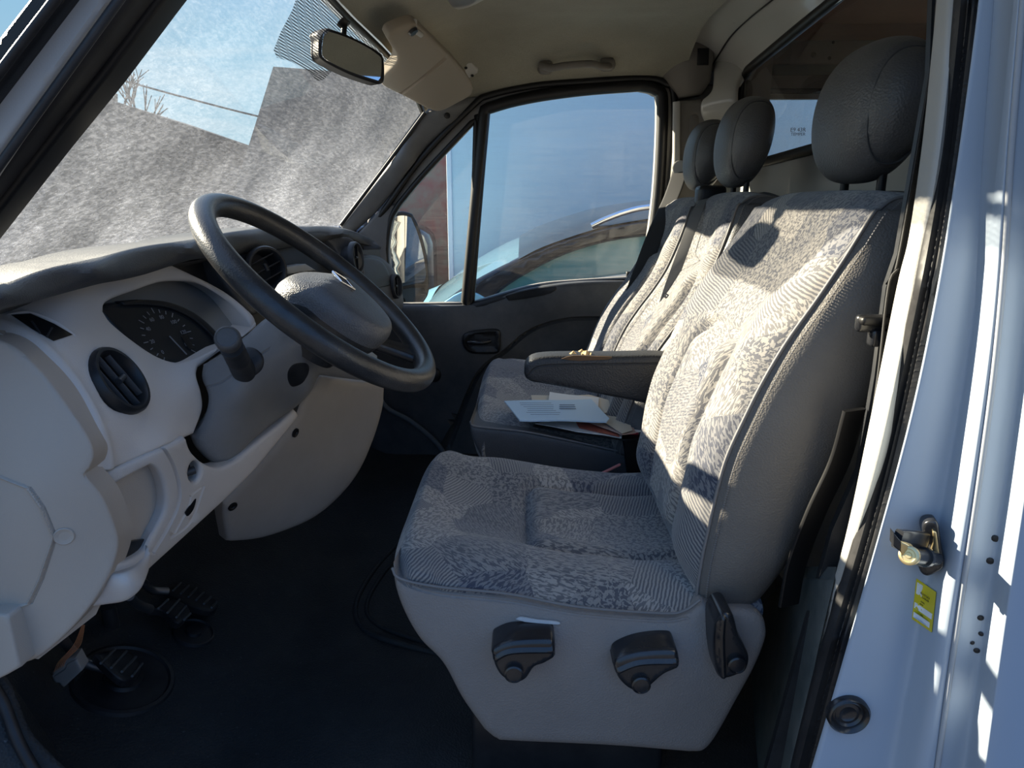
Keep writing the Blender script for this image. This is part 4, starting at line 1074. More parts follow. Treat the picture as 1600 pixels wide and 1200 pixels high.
ign = vent_loop(305, 737, 9, 17, 8)
lp = sheet('lower_panel', low_out, dW, M['lower'], dash, holes=[pocket, ign], step=9, rnd=5, rdep=.006, thick=.03, tdir=(-.8, .5, 0), hthick=.024,
           grooves=[(S((256, 700), (270, 725), (280, 760), (278, 790), (262, 825), (240, 862)), 3, .005), (S((303, 770), (318, 760), (315, 770), (302, 808), (288, 826), (268, 840)), 2, .002), (S((298, 776), (293, 795), (270, 838)), 2, .002)])
sheet('storage_pocket', S((170, 755), (240, 715), (275, 780), (240, 870), (165, 895)), dW, M['endcover'], dash, step=14, thick=.01, tdir=(-1, .5, 0), off=(-.017, .012, 0))
sheet('pocket_tray', S((184, 862), (205, 852), (238, 846)) + S((236, 852), (226, 866), (200, 880), (178, 884)), dW, M['darker'], dash, step=6, thick=.004, tdir=(-1, .5, 0), off=(-.010, .007, 0))
# pocket's bulging front lip
dB = Dep([(178, 890, 'y', .125), (236, 850, 'y', .19), (200, 905, 'y', .125), (225, 900, 'y', .15), (180, 935, 'y', .13), (160, 930, 'y', .125), (238, 880, 'y', .19)])
sheet('pocket_lip', S((172, 892), (190, 888), (215, 878), (231, 864), (237, 850)) + S((237, 850), (239, 870), (234, 892), (222, 918), (198, 936), (165, 942), (140, 945)) + S((140, 945), (155, 925), (172, 892)), dB, M['lower'], dash, step=7, rnd=6, rdep=.006, thick=.035, tdir=(-.8, .6, 0), off=(.004, -.008, 0))
c = dW.at(305, 738); ni = dW.normal(305, 738)
lathe('ignition_socket', c - ni * .02, ni, [(.016, 0), (.012, .004), (.008, .006)], M['gasket'], dash, seg=20)
tube('switch_lever', [dW.at(300, 742) - ni * .012, dW.at(308, 735) - ni * .004], .006, M['dark'], dash, seg=10)
sheet('coin_slot', S((300, 786), (306, 779), (302, 795), (293, 806), (290, 800)), dW, M['gasket'], dash, step=4, thick=.002, tdir=(-1, 0, 0), off=(.001, -.001, 0))

# -- knee panel
dK = Dep([(500, 590, 'y', .62), (600, 600, 'y', .80), (560, 760, 'y', .74), (480, 830, 'y', .64), (350, 850, 'y', .50), (345, 790, 'y', .44), (440, 660, 'y', .50), (450, 760, 'y', .58), (530, 680, 'y', .70), (602, 640, 'y', .81)])
sheet('knee_panel', S((470, 645), (478, 625), (500, 592), (510, 588)) + S((510, 588), (560, 597), (598, 598), (603, 606)) + S((603, 606), (600, 640), (585, 690), (562, 740), (530, 780), (490, 812), (440, 834), (400, 845), (356, 849)) + S((356, 849), (350, 810), (351, 788)) + S((351, 788), (405, 730), (445, 684), (470, 645)), dK, M['knee'], dash, step=12, rnd=8, rdep=.008, thick=.03, tdir=(-.7, .7, 0))
for x, y in ((461, 676), (363, 791)):
    n = dK.normal(x, y); c = dK.at(x, y) + n * .001
    sc_ = lathe('screw', c, n, [(.0085, -.001), (.0085, .0015), (.0065, .002), (.0045, .001), (.0040, -.001)], M['gasket'], dash, seg=24)

# ============================================================ STEERING COLUMN + WHEEL
WC = Vector((-.312, .445, .861)); TA = math.radians(40.8); R_W = .2005
WD = Vector((math.cos(TA), 0, -math.sin(TA))); WY = Vector((0, 1, 0)); WN = Vector((math.sin(TA), 0, math.cos(TA)))
dS = Dep([(410, 495, 'y', .40), (330, 560, 'y', .36), (312, 620, 'y', .34), (300, 690, 'y', .33), (340, 728, 'y', .36), (400, 690, 'y', .42), (440, 640, 'y', .47), (500, 592, 'y', .47), (440, 560, 'y', .37), (380, 620, 'y', .345), (470, 540, 'y', .39), (480, 610, 'y', .44), (350, 680, 'y', .35)])
sh_out = S((312, 566), (345, 546), (378, 520), (410, 492), (440, 480)) + S((480, 470), (540, 540), (600, 586)) + S((600, 586), (585, 600), (540, 597), (505, 592)) + S((505, 592), (492, 618), (470, 640), (440, 662), (405, 690), (372, 722), (352, 730), (330, 727), (305, 705), (293, 683)) + S((300, 676), (315, 650), (318, 620), (309, 590), (312, 566))
col = sheet('steering_shroud', sh_out, dS, M['column'], dash, step=9, rnd=14, rdep=.02, thick=.12, tdir=(-.2, 1, 0), grooves=[(S((312, 606), (340, 600), (360, 588), (382, 572), (420, 545)), 2, .0015)])
sheet('shroud_recess', SC((450, 580), (460, 568), (480, 566), (486, 578), (476, 598), (458, 606), (450, 596)), dS, M['darker'], col, step=5, rnd=3, rdep=.004, thick=.005, tdir=(0, 1, 0), off=(0, -.0015, 0))
# stalk bezel and stalk
bz = SC((362, 572), (368, 556), (384, 542), (402, 546), (413, 562), (410, 580), (392, 592), (372, 588))
nb_ = dS.normal(388, 566)
sheet('stalk_bezel', bz, dS, M['dark'], col, step=5, rnd=4, rdep=.004, thick=.006, tdir=tuple(-nb_), off=tuple(nb_ * .003))
a = on(378, 574, 'y', .34); b = on(355, 528, 'y', .245)
ax = (b - a).normalized()
stl = lathe('indicator_stalk', a - ax * .02, ax, [(.017, 0), (.0165, .03), (.0155, .05), (.016, .058), (.0152, .060), (.0158, .075), (.0150, .077), (.0157, .090), (.0150, .092), (.0155, .104)], M['dark'], col, seg=32)
stl['label'] = 'black ribbed stalk with round grey end knob'
lathe('end_knob', b, ax, [(.0145, -.018), (.0165, -.012), (.0168, -.002), (.0155, .003), (.0135, .004), (.0125, .003), (.008, .0035)], M['console'], col, seg=36)
whl = thing('steering_wheel', 'worn black steering wheel with grained centre pad, near left of the cab', 'steering wheel', WC)
rim = [WC + WD * (R_W * math.cos(t)) + WY * (R_W * math.sin(t)) for t in np.linspace(0, 2 * math.pi, 96, endpoint=False)]
tube('rim', rim, .0178, M['wheel'], whl, closed=True, raw=True, seg=22)
# thumb hollow spokes: broad flat arms dished below the rim
def wl(u, v, h): return WC + WD * u + WY * v + WN * h
def spoke(v0, u0, ang, wd):
    e_ = math.radians(ang); u1, v1 = R_W * math.cos(e_), R_W * math.sin(e_)
    t = Vector((u1 - u0, v1 - v0)).normalized(); s_ = Vector((-t.y, t.x))
    rows = []
    for k in np.linspace(0, 1, 6):
        u = u0 + (u1 - u0) * k; v = v0 + (v1 - v0) * k; h = -.035 + .035 * k ** 1.4; w_ = wd * (1 - .25 * math.sin(k * math.pi)) * (1 + .35 * k * k)
        r = []
        for (a_, b_) in ((-1, -.006), (-.8, .004), (-.4, .000), (.4, .000), (.8, .004), (1, -.006), (.6, -.014), (-.6, -.014)):
            r.append(tuple(wl(u + s_.x * a_ * w_, v + s_.y * a_ * w_, h + b_)))
        rows.append(r)
    loft('spoke', rows, M['wheel'], whl, nu=4, nv=4, cu=True)
spoke(-.05, -.02, -80, .022); spoke(.05, -.02, 80, .022); spoke(-.035, .05, -27, .020); spoke(.035, .05, 27, .020)
# centre boss and pad
def egg(su, sv, cu0, n=28, pw=2.6):
    out = []
    for t in np.linspace(0, 2 * math.pi, n, endpoint=False):
        c_, s_ = math.cos(t), math.sin(t)
        u = math.copysign(abs(c_) ** (2 / pw), c_) * su; v = math.copysign(abs(s_) ** (2 / pw), s_) * sv
        v *= 1 - .18 * (u / su if u > 0 else 0)
        out.append((u + cu0, v))
    return out
def pad_rows(spec):
    rows = []
    for (su, sv, h, tilt) in spec:
        rows.append([tuple(wl(u, v, h + tilt * u - .55 * max(0, .005 - u))) for u, v in egg(su, sv, .032)])
    return rows
loft('hub_boss', pad_rows([(.050, .050, -.085, 0), (.060, .062, -.05, 0), (.075, .076, -.035, 0), (.084, .082, -.022, 0), (.087, .083, -.008, 0)]), M['wheel'], whl, nu=2, nv=4, cu=True)
hubtop = pad_rows([(.087, .084, -.010, 0), (.089, .084, .006, 0), (.087, .081, .016, 0), (.083, .0765, .023, 0), (.076, .069, .0275, 0), (.058, .052, .030, 0), (.03, .027, .031, 0), (.002, .002, .031, 0)])
loft('airbag_pad', hubtop, M['hub'], whl, nu=2, nv=4, cu=True)
# emblem: diamond outline lying on the pad near its top
em = [(-.026, 0), (0, .016), (.026, 0), (0, -.016)]
for k in range(1):
    tube('emblem', [wl(.012 + a_ * .8, .012 + b_, .0325) for a_, b_ in em], .0022, M['chrome'], whl, closed=True, raw=True, seg=8)
sheet_e = mk('emblem_field', [wl(.012 + a_ * .62, .012 + b_ * .75, .0316) for a_, b_ in em], [(0, 1, 2, 3)], M['gasket'], whl, smooth=False)

M['piping_dark'] = plastic('dark_seam', (.06, .062, .066), .4, 0)
# ============================================================ SEATS
def lerp_tab(tab, z):
    for (z0, v0), (z1, v1) in zip(tab[:-1], tab[1:]):
        if z <= z1:
            t = (z - z0) / (z1 - z0); return v0 + (v1 - v0) * t
    return tab[-1][1]
def seat_back(parent, Y0, Y1, FT, RT_, z0, ztop, fab='fabric', side='vinyl', pad=(.30, .72, .56, .80), bul=.026, side_bulge=.028):
    """backrest: fabric face with bolsters and raised lumbar pad, vinyl shell round sides and back, piping"""
    Wd = Y1 - Y0
    prof = []
    zs = list(np.linspace(z0, ztop - .03, 11))
    for z in zs: prof.append((lerp_tab(FT, z), z, 0))
    xt = prof[-1][0]; xr = lerp_tab(RT_, ztop)
    prof += [(xt + .010, ztop - .014, .006), (xt + .028, ztop - .002, .012), (xt + .055, ztop + .001, .016), (xr - .02, ztop - .005, .016)]
    prof.insert(0, (prof[0][0] + .02, z0 - .012, .01))
    rows = []
    ss = [(0, 0), (.035, -.55), (.10, -1), (.18, -.9), (.26, -.42), (.36, -.05), (.5, 0), (.64, -.05), (.74, -.42), (.82, -.9), (.90, -1), (.965, -.55), (1, 0)]
    for j, (x, z, ins) in enumerate(prof):
        f = min(1, max(0, (z - z0) / .05)) * min(1, max(.15, (ztop - z) / .12)) if j < len(prof) - 4 else .12
        top = j >= len(prof) - 4
        r = []
        for s_, b_ in ss:
            dx = b_ * bul * f
            dz = 0
            if top: dx = 0; dz = -.010 * abs(2 * s_ - 1) ** 4
            r.append((x + dx, Y0 + ins + (Wd - 2 * ins) * s_, z + dz))
        rows.append(r)
    py0, py1, pz0, pz1 = Y0 + Wd * pad[0], Y0 + Wd * pad[1], pad[2], pad[3]
    def fn(G):
        for r in G:
            for p in r:
                # raised pad outline as a groove
                dx = max(py0 - p[1], p[1] - py1); dz = p[2] - pz1
                rr = .045
                ax_, az_ = dx + rr, dz + rr
                d = math.hypot(max(ax_, 0), max(az_, 0)) + min(max(ax_, az_), 0) - rr
                if p[2] > z0 + .04 and p[2] < ztop - .04:
                    p[0] += .017 * math.exp(-(d / .010) ** 2) - (.016 if d < 0 else 0) * min(1, -d / .025 if d < 0 else 0)
                p[0] += .0016 * mnoise.noise(Vector((p[1] * 22, p[2] * 22, 3.1)))
        return G
    loft('backrest', rows, M[fab], parent, nu=6, nv=6, fn=fn)
    # shell
    sh = []
    for j, (x, z, ins) in enumerate(prof):
        xr_ = lerp_tab(RT_, z)
        if j >= len(prof) - 4:
            q = j - (len(prof) - 4); xr_ = lerp_tab(RT_, ztop) + (.004, .0, -.008, -.015)[q] ; x = min(x, xr_ - .004)
        b_ = side_bulge * min(1, max(.15, (ztop - z) / .10)) * min(1, max(.35, (z - z0 + .03) / .06))
        a0, a1 = Y0 + ins, Y1 - ins; th = xr_ - x; zd = -.010 if j >= len(prof) - 4 else 0
        r = [(x + .001, a0, z + zd), (x + th * .12, a0 - b_ * .55, z + zd), (x + th * .4, a0 - b_, z + zd), (x + th * .75, a0 - b_ * .8, z + zd), (xr_ - .004, a0 + .01, z + zd), (xr_ + .006, a0 + .05, z + zd), (xr_ + .008, (a0 + a1) / 2, z),
             (xr_ + .006, a1 - .05, z + zd), (xr_ - .004, a1 - .01, z + zd), (x + th * .75, a1 + b_ * .8, z + zd), (x + th * .4, a1 + b_, z + zd), (x + th * .12, a1 + b_ * .55, z + zd), (x + .001, a1, z + zd)]
        sh.append(r)
    loft('backrest_shell', sh, M[side], parent, nu=4, nv=5)
    tube('piping', [(x, Y0 + ins - .001, z - (.010 if j >= len(prof) - 4 else 0)) for j, (x, z, ins) in enumerate(prof)], .0024, M['piping'], parent, n=6, seg=8)
    # double stitch just outside the piping
    for k_, dd in enumerate((.010,)):
        pts = cr([(x + .010, Y0 + ins - side_bulge * .42, z - (.010 if j >= len(prof) - 4 else 0)) for j, (x, z, ins) in enumerate(prof)], 8)
        verts = []; faces = []
        pp = [Vector(p) for p in resample(pts, .0055, False)]
        for i in range(0, len(pp) - 1):
            a_, b_ = pp[i], pp[i].lerp(pp[i + 1], .62); t = (b_ - a_).normalized(); n_ = Vector((-.3, -1, 0)).normalized(); s_ = t.cross(n_)
            base = len(verts)
            for q in (a_, b_):
                for (c_, d_) in ((-1, 0), (0, 1), (1, 0)): verts.append(q + s_ * c_ * .0012 + n_ * (d_ * .0014 + .0008))
            faces += [(base, base + 1, base + 4, base + 3), (base + 1, base + 2, base + 5, base + 4)]
        mk('stitching', verts, faces, M['piping'], parent, smooth=True)
    return prof
def headrest(parent, c, ty, h, t, lean=.18, posts=.06, ztop=1.0, side=.33):
    """padded leather headrest: egg seen from the side, with seams, on two posts"""
    n, m = 72, 56; verts = []; faces = []
    c = Vector(c)
    for j in range(m + 1):
        ph = -math.pi / 2 + math.pi * j / m
        for i in range(n):
            th = 2 * math.pi * i / n
            cp = math.cos(ph); x0 = math.copysign(abs(math.cos(th)) ** .85, math.cos(th)) * abs(cp) ** .80; y0 = math.copysign(abs(math.sin(th)) ** .72, math.sin(th)) * abs(cp) ** .72
            z0 = math.copysign(abs(math.sin(ph)) ** .92, math.sin(ph))
            y = y0 * ty / 2 * (1 - .10 * max(0, -z0)); x = x0 * t / 2 * (1 + .10 * z0); z = z0 * h / 2
            # seams: two vertical rings
            g = 0
            for sy in (-1, 1):
                dd = (y - sy * ty * side * (1 + .0 * z0)) / .0035
                g += math.exp(-dd * dd)
            k = 1 - .045 * g
            x += -lean * z + .0
            verts.append((c.x + (x + lean * z) * k - lean * z * 0 + z * .12, c.y + y * k, c.z + z * (1 - .012 * g)))
    for j in range(m):
        for i in range(n):
            faces.append((j * n + i, j * n + (i + 1) % n, (j + 1) * n + (i + 1) % n, (j + 1) * n + i))
    hr = mk('headrest', verts, faces, M['leather'], parent)
    for s_ in (-1, 1):
        pts_ = []
        for k in range(60):
            ph = 2 * math.pi * k / 60; zz = math.sin(ph); xx = math.cos(ph)
            f_ = (1 - (2 * side) ** 2.6) ** .5
            x_ = math.copysign(abs(xx) ** .85, xx) * t / 2 * f_ * 1.0; z_ = math.copysign(abs(zz) ** .92, zz) * h / 2 * f_ * 1.02
            pts_.append((c.x + x_ * (1 + .10 * zz) + z_ * .12, c.y + s_ * ty * side * (1 - .03 * max(0, -zz)), c.z + z_))
        tube('seam', pts_, .0013, M['piping_dark'], hr, closed=True, raw=True, seg=6)
    for s_ in (-1, 1):
        tube('headrest_post', [(c.x + .002, c.y + s_ * posts, ztop - .03), (c.x + .002, c.y + s_ * posts, c.z - h * .3)], .0065, M['gasket'], parent, seg=14)
        lathe('post_collar', (c.x + .002, c.y + s_ * posts, ztop - .004), (0, 0, 1), [(.014, -.004), (.013, .004), (.009, .007)], M['gasket'], parent, seg=20)
    return hr
FT = [(.44, .243), (.50, .243), (.56, .250), (.62, .258), (.665, .266), (.72, .285), (.796, .315), (.85, .345), (.902, .378), (.95, .402), (1.0, .428), (1.1, .45)]
RTB = [(.44, .325), (.48, .352), (.56, .395), (.66, .435), (.80, .475), (.90, .50), (1.0, .55), (1.1, .57)]
seat = thing('driver_seat', 'patterned grey driver seat with vinyl sides and three black levers, nearest seat', 'seat', (.10, .47, .11))
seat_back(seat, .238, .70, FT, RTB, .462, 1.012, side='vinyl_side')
headrest(seat, (.506, .47, 1.122), .256, .198, .116, ztop=1.012, side=.37)
# cushion
ztab = [(-.20, .470), (-.185, .497), (-.17, .503), (-.14, .497), (-.11, .487), (-.02, .477), (.076, .460), (.19, .449), (.24, .452), (.34, .455)]
def cush_rows(Y0, Y1, ztab, x0=-.185, x1=.33, drop=.02, sc_=1.0):
    rows = []
    Wd = Y1 - Y0
    first = [(x0 - .004, -.055), (x0 - .010, -.030), (x0 - .008, -.008)]
    for (x, dz) in first:
        z = lerp_tab(ztab, x0) + dz
        r = [(x + .035 * abs(2 * s_ - 1) ** 6, Y0 + Wd * s_, z - .006 * abs(2 * s_ - 1) ** 4) for s_ in (0, .04, .10, .2, .3, .4, .5, .6, .7, .8, .9, .96, 1)]
        rows.append([(r[0][0] + .012, r[0][1] + .012, r[0][2] - .008)] + r + [(r[-1][0] + .012, r[-1][1] - .012, r[-1][2] - .008)])
    for x in (x0 + .012, x0 + .04, x0 + .08, x0 + .13, x0 + .19, x0 + .25, x0 + .31, x0 + .37, x0 + .43, x1):
        z = lerp_tab(ztab, x); f = min(1, (x - x0) / .10)
        bum = [0, .012, .024, .022, .006, -.004, -.006, -.004, .006, .022, .024, .008, -.018]
        r = []
        for s_, b_ in zip((0, .04, .10, .2, .3, .4, .5, .6, .7, .8, .9, .96, 1), bum):
            b2 = b_ if f >= 1 else (b_ * f + (1 - f) * (.020 * (1 - abs(2 * s_ - 1) ** 3)))
            r.append((x + (.02 * abs(2 * s_ - 1) ** 6 if x < x0 + .05 else 0), Y0 + Wd * s_, z + b2))
        rows.append([(r[0][0], r[0][1] + .008, r[0][2] - .030)] + r + [(r[-1][0], r[-1][1] - .008, r[-1][2] - .030)])
    return rows
def cush_fn(px0, px1, py0, py1):
    def fn(G):
        for r in G:
            for p in r:
                dx = px0 - p[0]; dy = max(py0 - p[1], p[1] - py1); rr = .03
                ax_, ay_ = dx + rr, dy + rr
                d = math.hypot(max(ax_, 0), max(ay_, 0)) + min(max(ax_, ay_), 0) - rr
                if p[0] > px0 - .05: p[2] += -.015 * math.exp(-(d / .009) ** 2) + .010 * min(1, max(0, -d / .03))
                p[2] += .0015 * mnoise.noise(Vector((p[0] * 20, p[1] * 20, 1.7)))
        return G
    return fn
loft('seat_cushion', cush_rows(.222, .722, ztab), M['fabric'], seat, nu=6, nv=7, fn=cush_fn(.005, .5, .35, .60), flip=True)
dV = Dep([(613, 890, 'y', .224), (795, 930, 'y', .216), (1033, 960, 'y', .214), (1180, 975, 'y', .20), (640, 985, 'y', .215), (850, 1010, 'y', .193), (1050, 1050, 'y', .188), (760, 1150, 'y', .215), (1090, 1178, 'y', .21), (900, 1140, 'y', .203), (1190, 1010, 'y', .195), (1130, 1120, 'y', .205)])
sk_out = S((612, 884), (626, 906), (687, 920), (795, 931), (903, 951), (1033, 961), (1068, 957), (1096, 938)) + [(1108, 944)] + S((1130, 950), (1170, 953), (1190, 962), (1199, 980), (1198, 1005), (1180, 1050), (1150, 1105), (1122, 1155), (1102, 1178), (1080, 1181)) + S((1080, 1181), (950, 1171), (800, 1164), (775, 1160), (755, 1145)) + S((755, 1145), (720, 1095), (690, 1040), (655, 1003), (630, 960), (616, 920), (612, 884))
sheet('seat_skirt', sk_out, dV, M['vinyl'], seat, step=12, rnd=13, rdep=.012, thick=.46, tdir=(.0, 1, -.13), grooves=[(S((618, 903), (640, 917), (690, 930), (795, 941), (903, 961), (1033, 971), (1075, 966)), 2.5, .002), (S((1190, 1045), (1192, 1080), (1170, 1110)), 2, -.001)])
tube('seam_piping', [dV.at(x, y) + Vector((0, -.002, .002)) for x, y in S((613, 888), (626, 905), (687, 918), (795, 929), (903, 949), (1033, 959), (1068, 955), (1094, 938), n=8)], .0020, M['piping'], seat, raw=True, seg=8)
# torn vinyl patch
sheet('vinyl_tear', S((806, 965), (815, 962), (840, 966), (870, 969), (872, 973), (840, 971), (820, 969)), dV, M['paper_grey'], seat, step=4, thick=.002, tdir=(0, 1, 0), off=(0, -.004, 0))
# pedestal under the seat
box('seat_base', (.07, .47, .185), (.30, .38, .16), M['darker'], seat, bev=.01)
# levers
def lever(name, outline, knob, r, off=.03, ridge=None, label=None):
    dl = Dep([(700, 900, 'y', .19 - off), (1200, 900, 'y', .19 - off), (900, 1100, 'y', .19 - off)])
    b = sheet(name, outline, dl, M['lever'], seat, step=5, rnd=7, rdep=.010, thick=off + .01, tdir=(0, 1, 0), grooves=[(ridge, 5, -.004)] if ridge else [])
    c = dl.at(*knob) + Vector((0, -.001, 0))
    lathe('pivot_cap', c + Vector((0, -.002, 0)), (0, -1, 0), [(r, -.004), (r, .003), (r * .85, .0045), (r * .8, .003), (r * .3, .0035)], M['lever'], b, seg=36)
    return b
lever('height_lever', S((767, 1022), (772, 1014), (800, 1003), (850, 1000), (866, 1004), (868, 1026)) + S((868, 1030), (850, 1040), (835, 1046), (822, 1064), (806, 1069), (786, 1062), (774, 1046), (767, 1022)), (803, 1050), .0125, ridge=S((772, 1030), (800, 1018), (866, 1016)))
lever('tilt_lever', S((958, 1042), (966, 1030), (1000, 1020), (1048, 1017), (1060, 1022), (1063, 1042)) + S((1063, 1046), (1040, 1056), (1025, 1068), (1010, 1082), (998, 1085), (980, 1077), (966, 1062), (958, 1042)), (1001, 1067), .0125, ridge=S((962, 1050), (1000, 1036), (1060, 1034)))
lever('recline_lever', S((1118, 975), (1126, 962), (1138, 958), (1148, 966), (1156, 995), (1164, 1010)) + S((1166, 1014), (1172, 1030), (1168, 1048), (1152, 1058), (1134, 1063), (1122, 1058), (1116, 1030), (1116, 1000), (1118, 975)), (1150, 1036), .012, ridge=S((1130, 966), (1128, 1000), (1130, 1058)))
# driver's inner armrest with torn cover
dA = Dep([(820, 580, 'y', .77), (1045, 580, 'y', .77), (900, 620, 'y', .77)])
arm = sheet('armrest', S((819, 584), (821, 572), (832, 562), (855, 558), (900, 557)) + S((900, 557), (960, 557), (1020, 556), (1060, 558)) + S((1060, 558), (1050, 600), (1024, 634)) + S((1020, 634), (960, 622), (900, 610), (850, 601), (832, 598), (822, 592), (819, 584)), dA, M['arm_leather'], seat, step=7, rnd=9, rdep=.010, thick=.045, tdir=(0, 1, 0), double=True,
            grooves=[(S((822, 590), (840, 574), (880, 570), (960, 569), (1050, 568)), 1.8, .002), (S((826, 594), (860, 601), (920, 612), (1022, 630)), 1.8, .002)])
# foam sticking out of the torn top
ft = []
random.seed(9)
ca_ = P(907, 557, .80)
for k in range(13):
    a_ = Vector((ca_.x + random.uniform(-.022, .020), ca_.y + random.uniform(-.012, .02), ca_.z - .002))
    ft.append((a_, random.uniform(.010, .024)))
verts = []; faces = []
for a_, s_ in ft:
    b0 = len(verts)
    for q in range(5):
        t = q * 1.257 + random.random(); verts.append(a_ + Vector((math.cos(t) * s_ * .8, math.sin(t) * s_ * .7, random.uniform(-.001, .003))))
    verts.append(a_ + Vector((random.uniform(-.006, .006), random.uniform(-.004, .004), s_ * .75)))
    for q in range(5): faces.append((b0 + q, b0 + (q + 1) % 5, b0 + 5))
mk('torn_foam', verts, faces, M['foam'], arm, smooth=False)
sheet('torn_edge', S((877, 561), (890, 557), (905, 556), (930, 557), (955, 558), (950, 562), (925, 563), (905, 564), (890, 563)), dA, M['foam_dark'], arm, step=4, thick=.002, tdir=(0, 1, 0), off=(0, -.002, .001))

# passenger bench
bench = thing('passenger_bench', 'two-place patterned grey passenger bench behind the driver seat', 'bench seat', (.10, 1.25, .11))
FT2 = [(.44, .205), (.50, .215), (.60, .245), (.68, .282), (.74, .325), (.80, .378), (.90, .412), (1.0, .440), (1.1, .46)]
FT2 = [(.44, .200), (.50, .215), (.60, .248), (.68, .283), (.74, .325), (.80, .368), (.90, .410), (1.0, .438), (1.1, .46)]
RT2 = [(z, x + .10) for z, x in FT2]
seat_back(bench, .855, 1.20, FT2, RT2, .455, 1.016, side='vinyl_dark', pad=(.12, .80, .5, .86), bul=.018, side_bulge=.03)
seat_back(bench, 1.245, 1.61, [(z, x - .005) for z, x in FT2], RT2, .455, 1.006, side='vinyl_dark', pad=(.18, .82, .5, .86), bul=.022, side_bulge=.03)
headrest(bench, (.497, 1.07, 1.125), .222, .197, .105, ztop=1.014, posts=.05)
headrest(bench, (.512, 1.48, 1.120), .222, .194, .105, ztop=1.004, posts=.05)
zt2 = [(-.20, .44), (-.13, .475), (-.11, .488), (-.05, .485), (.05, .470), (.15, .458), (.25, .452), (.34, .455)]
loft('seat_cushion', cush_rows(.86, 1.66, zt2, x0=-.118, x1=.30), M['fabric'], bench, nu=6, nv=7, flip=True)
dN = Dep([(735, 665, 'y', .855), (820, 676, 'y', .855), (1000, 715, 'y', .855), (745, 700, 'y', .862), (950, 740, 'y', .862)])
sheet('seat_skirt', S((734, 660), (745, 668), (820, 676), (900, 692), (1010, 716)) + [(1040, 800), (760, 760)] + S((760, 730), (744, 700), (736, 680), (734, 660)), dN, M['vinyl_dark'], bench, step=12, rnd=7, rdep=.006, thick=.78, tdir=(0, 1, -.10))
tube('seam_piping', [dN.at(x, y) + Vector((0, -.002, .003)) for x, y in S((735, 660), (745, 668), (820, 676), (900, 692), (1010, 716), n=6)], .0026, M['piping'], bench, raw=True, seg=8)
box('seat_base', (.09, 1.26, .24), (.36, .74, .28), M['darker'], bench, bev=.01)
# little dark bracket between the backrests (belt outlet)
box('belt_outlet', (.47, 1.22, 1.01), (.07, .06, .05), M['darker'], bench, bev=.012)

# ============================================================ BELTS
def belt(name, pts, wd, ref, label, mat='belt', group=None, th=.0026):
    r = thing(name, label, 'seat belt', pts[0])
    tube('webbing', pts, 0, M[mat], r, flat=(wd, th, ref), seg=12, n=8)
    return r
b1 = belt('seat_belt', [on(1464, 0, 'y', .15), on(1454, 112, 'y', .148), on(1405, 397, 'y', .142), on(1388, 450, 'y', .138), on(1372, 587, 'y', .135), on(1351, 725, 'y', .132), on(1328, 839, 'y', .128), on(1308, 900, 'y', .13)], .046, (.52, 1, -.1), 'black driver seat belt hanging along the near door pillar')
c = on(1372, 505, 'y', .145)
g = box('belt_tongue', c, (.050, .012, .020), M['lever'], b1, bev=.005)
box('belt_tongue_body', c + Vector((.004, -.002, -.016)), (.026, .016, .020), M['lever'], b1, bev=.004)
box('tongue_pad', c + Vector((-.004, -.004, .004)), (.040, .020, .010), M['gasket'], b1, bev=.004)
tube('belt_anchor_strap', [on(1335, 640, 'y', .16), on(1312, 720, 'y', .17), on(1275, 800, 'y', .18), on(1245, 880, 'y', .19), on(1232, 945, 'y', .19)], 0, M['gasket'], b1, flat=(.034, .006, (.8, .4, -.3)), seg=12)
b2 = belt('seat_belt', [on(1066, 256, 'y', 1.68), on(1052, 300, 'y', 1.60), on(1030, 350, 'y', 1.50), on(1008, 410, 'y', 1.46), on(992, 455, 'y', 1.46), on(978, 505, 'y', 1.50), on(968, 560, 'y', 1.55)], .05, (1, -.3, .3), 'black passenger seat belt across the outer edge of the far backrest')
lathe('belt_guide', on(1062, 262, 'y', 1.66), (-.4, -1, 0), [(.022, -.004), (.022, .004), (.016, .006), (.010, .004)], M['trimlight'], b2, seg=24)
b3 = belt('seat_belt', [on(1100, 312, 'y', 1.16), on(1090, 330, 'y', 1.10), on(1066, 395, 'y', 1.06), on(1046, 450, 'y', 1.05), on(1030, 500, 'y', 1.06), on(1010, 556, 'y', 1.10)], .026, (1, -.3, .3), 'grey lap belt running down between the two passenger backrests', mat='belt_grey')
c = on(1043, 468, 'y', 1.035)
box('belt_tongue', c, (.012, .034, .026), M['lever'], b3, bev=.004)
box('tongue_plate', c + Vector((-.006, -.004, -.028)), (.004, .022, .040), M['steel'], b3, bev=.001)

# ============================================================ ROOF ITEMS
# interior mirror
mirr = thing('rear_view_mirror', 'black framed rear view mirror hanging below windshield header', 'mirror', on(556, 40, 'y', .98))
dM = Dep([(500, 50, 'y', .955), (600, 130, 'y', 1.0), (495, 85, 'y', .955), (600, 85, 'y', 1.0)])
mo = S((497, 62), (495, 52), (502, 45), (512, 43)) + S((512, 43), (545, 55), (575, 70), (594, 82), (600, 92)) + S((600, 92), (601, 110), (600, 126), (594, 131), (585, 130)) + S((585, 130), (550, 118), (520, 104), (502, 93), (497, 84), (497, 62))
mh = sheet('mirror_housing', mo, dM, M['gasket'], mirr, step=6, rnd=4, rdep=.006, thick=.028, tdir=(-.7, .6, 0), double=True)
mg = S((505, 57), (507, 51), (513, 49)) + S((513, 49), (545, 60), (575, 75), (592, 87)) + S((592, 87), (596, 94), (595, 118), (591, 126)) + S((591, 126), (550, 113), (520, 99), (506, 90), (503, 80), (505, 57))
sheet('mirror_glass', mg, dM, M['mirrorglass'], mirr, step=20, edge=6, thick=.001, tdir=(-1, .5, 0), off=tuple(dM.normal(550, 90) * .0012))
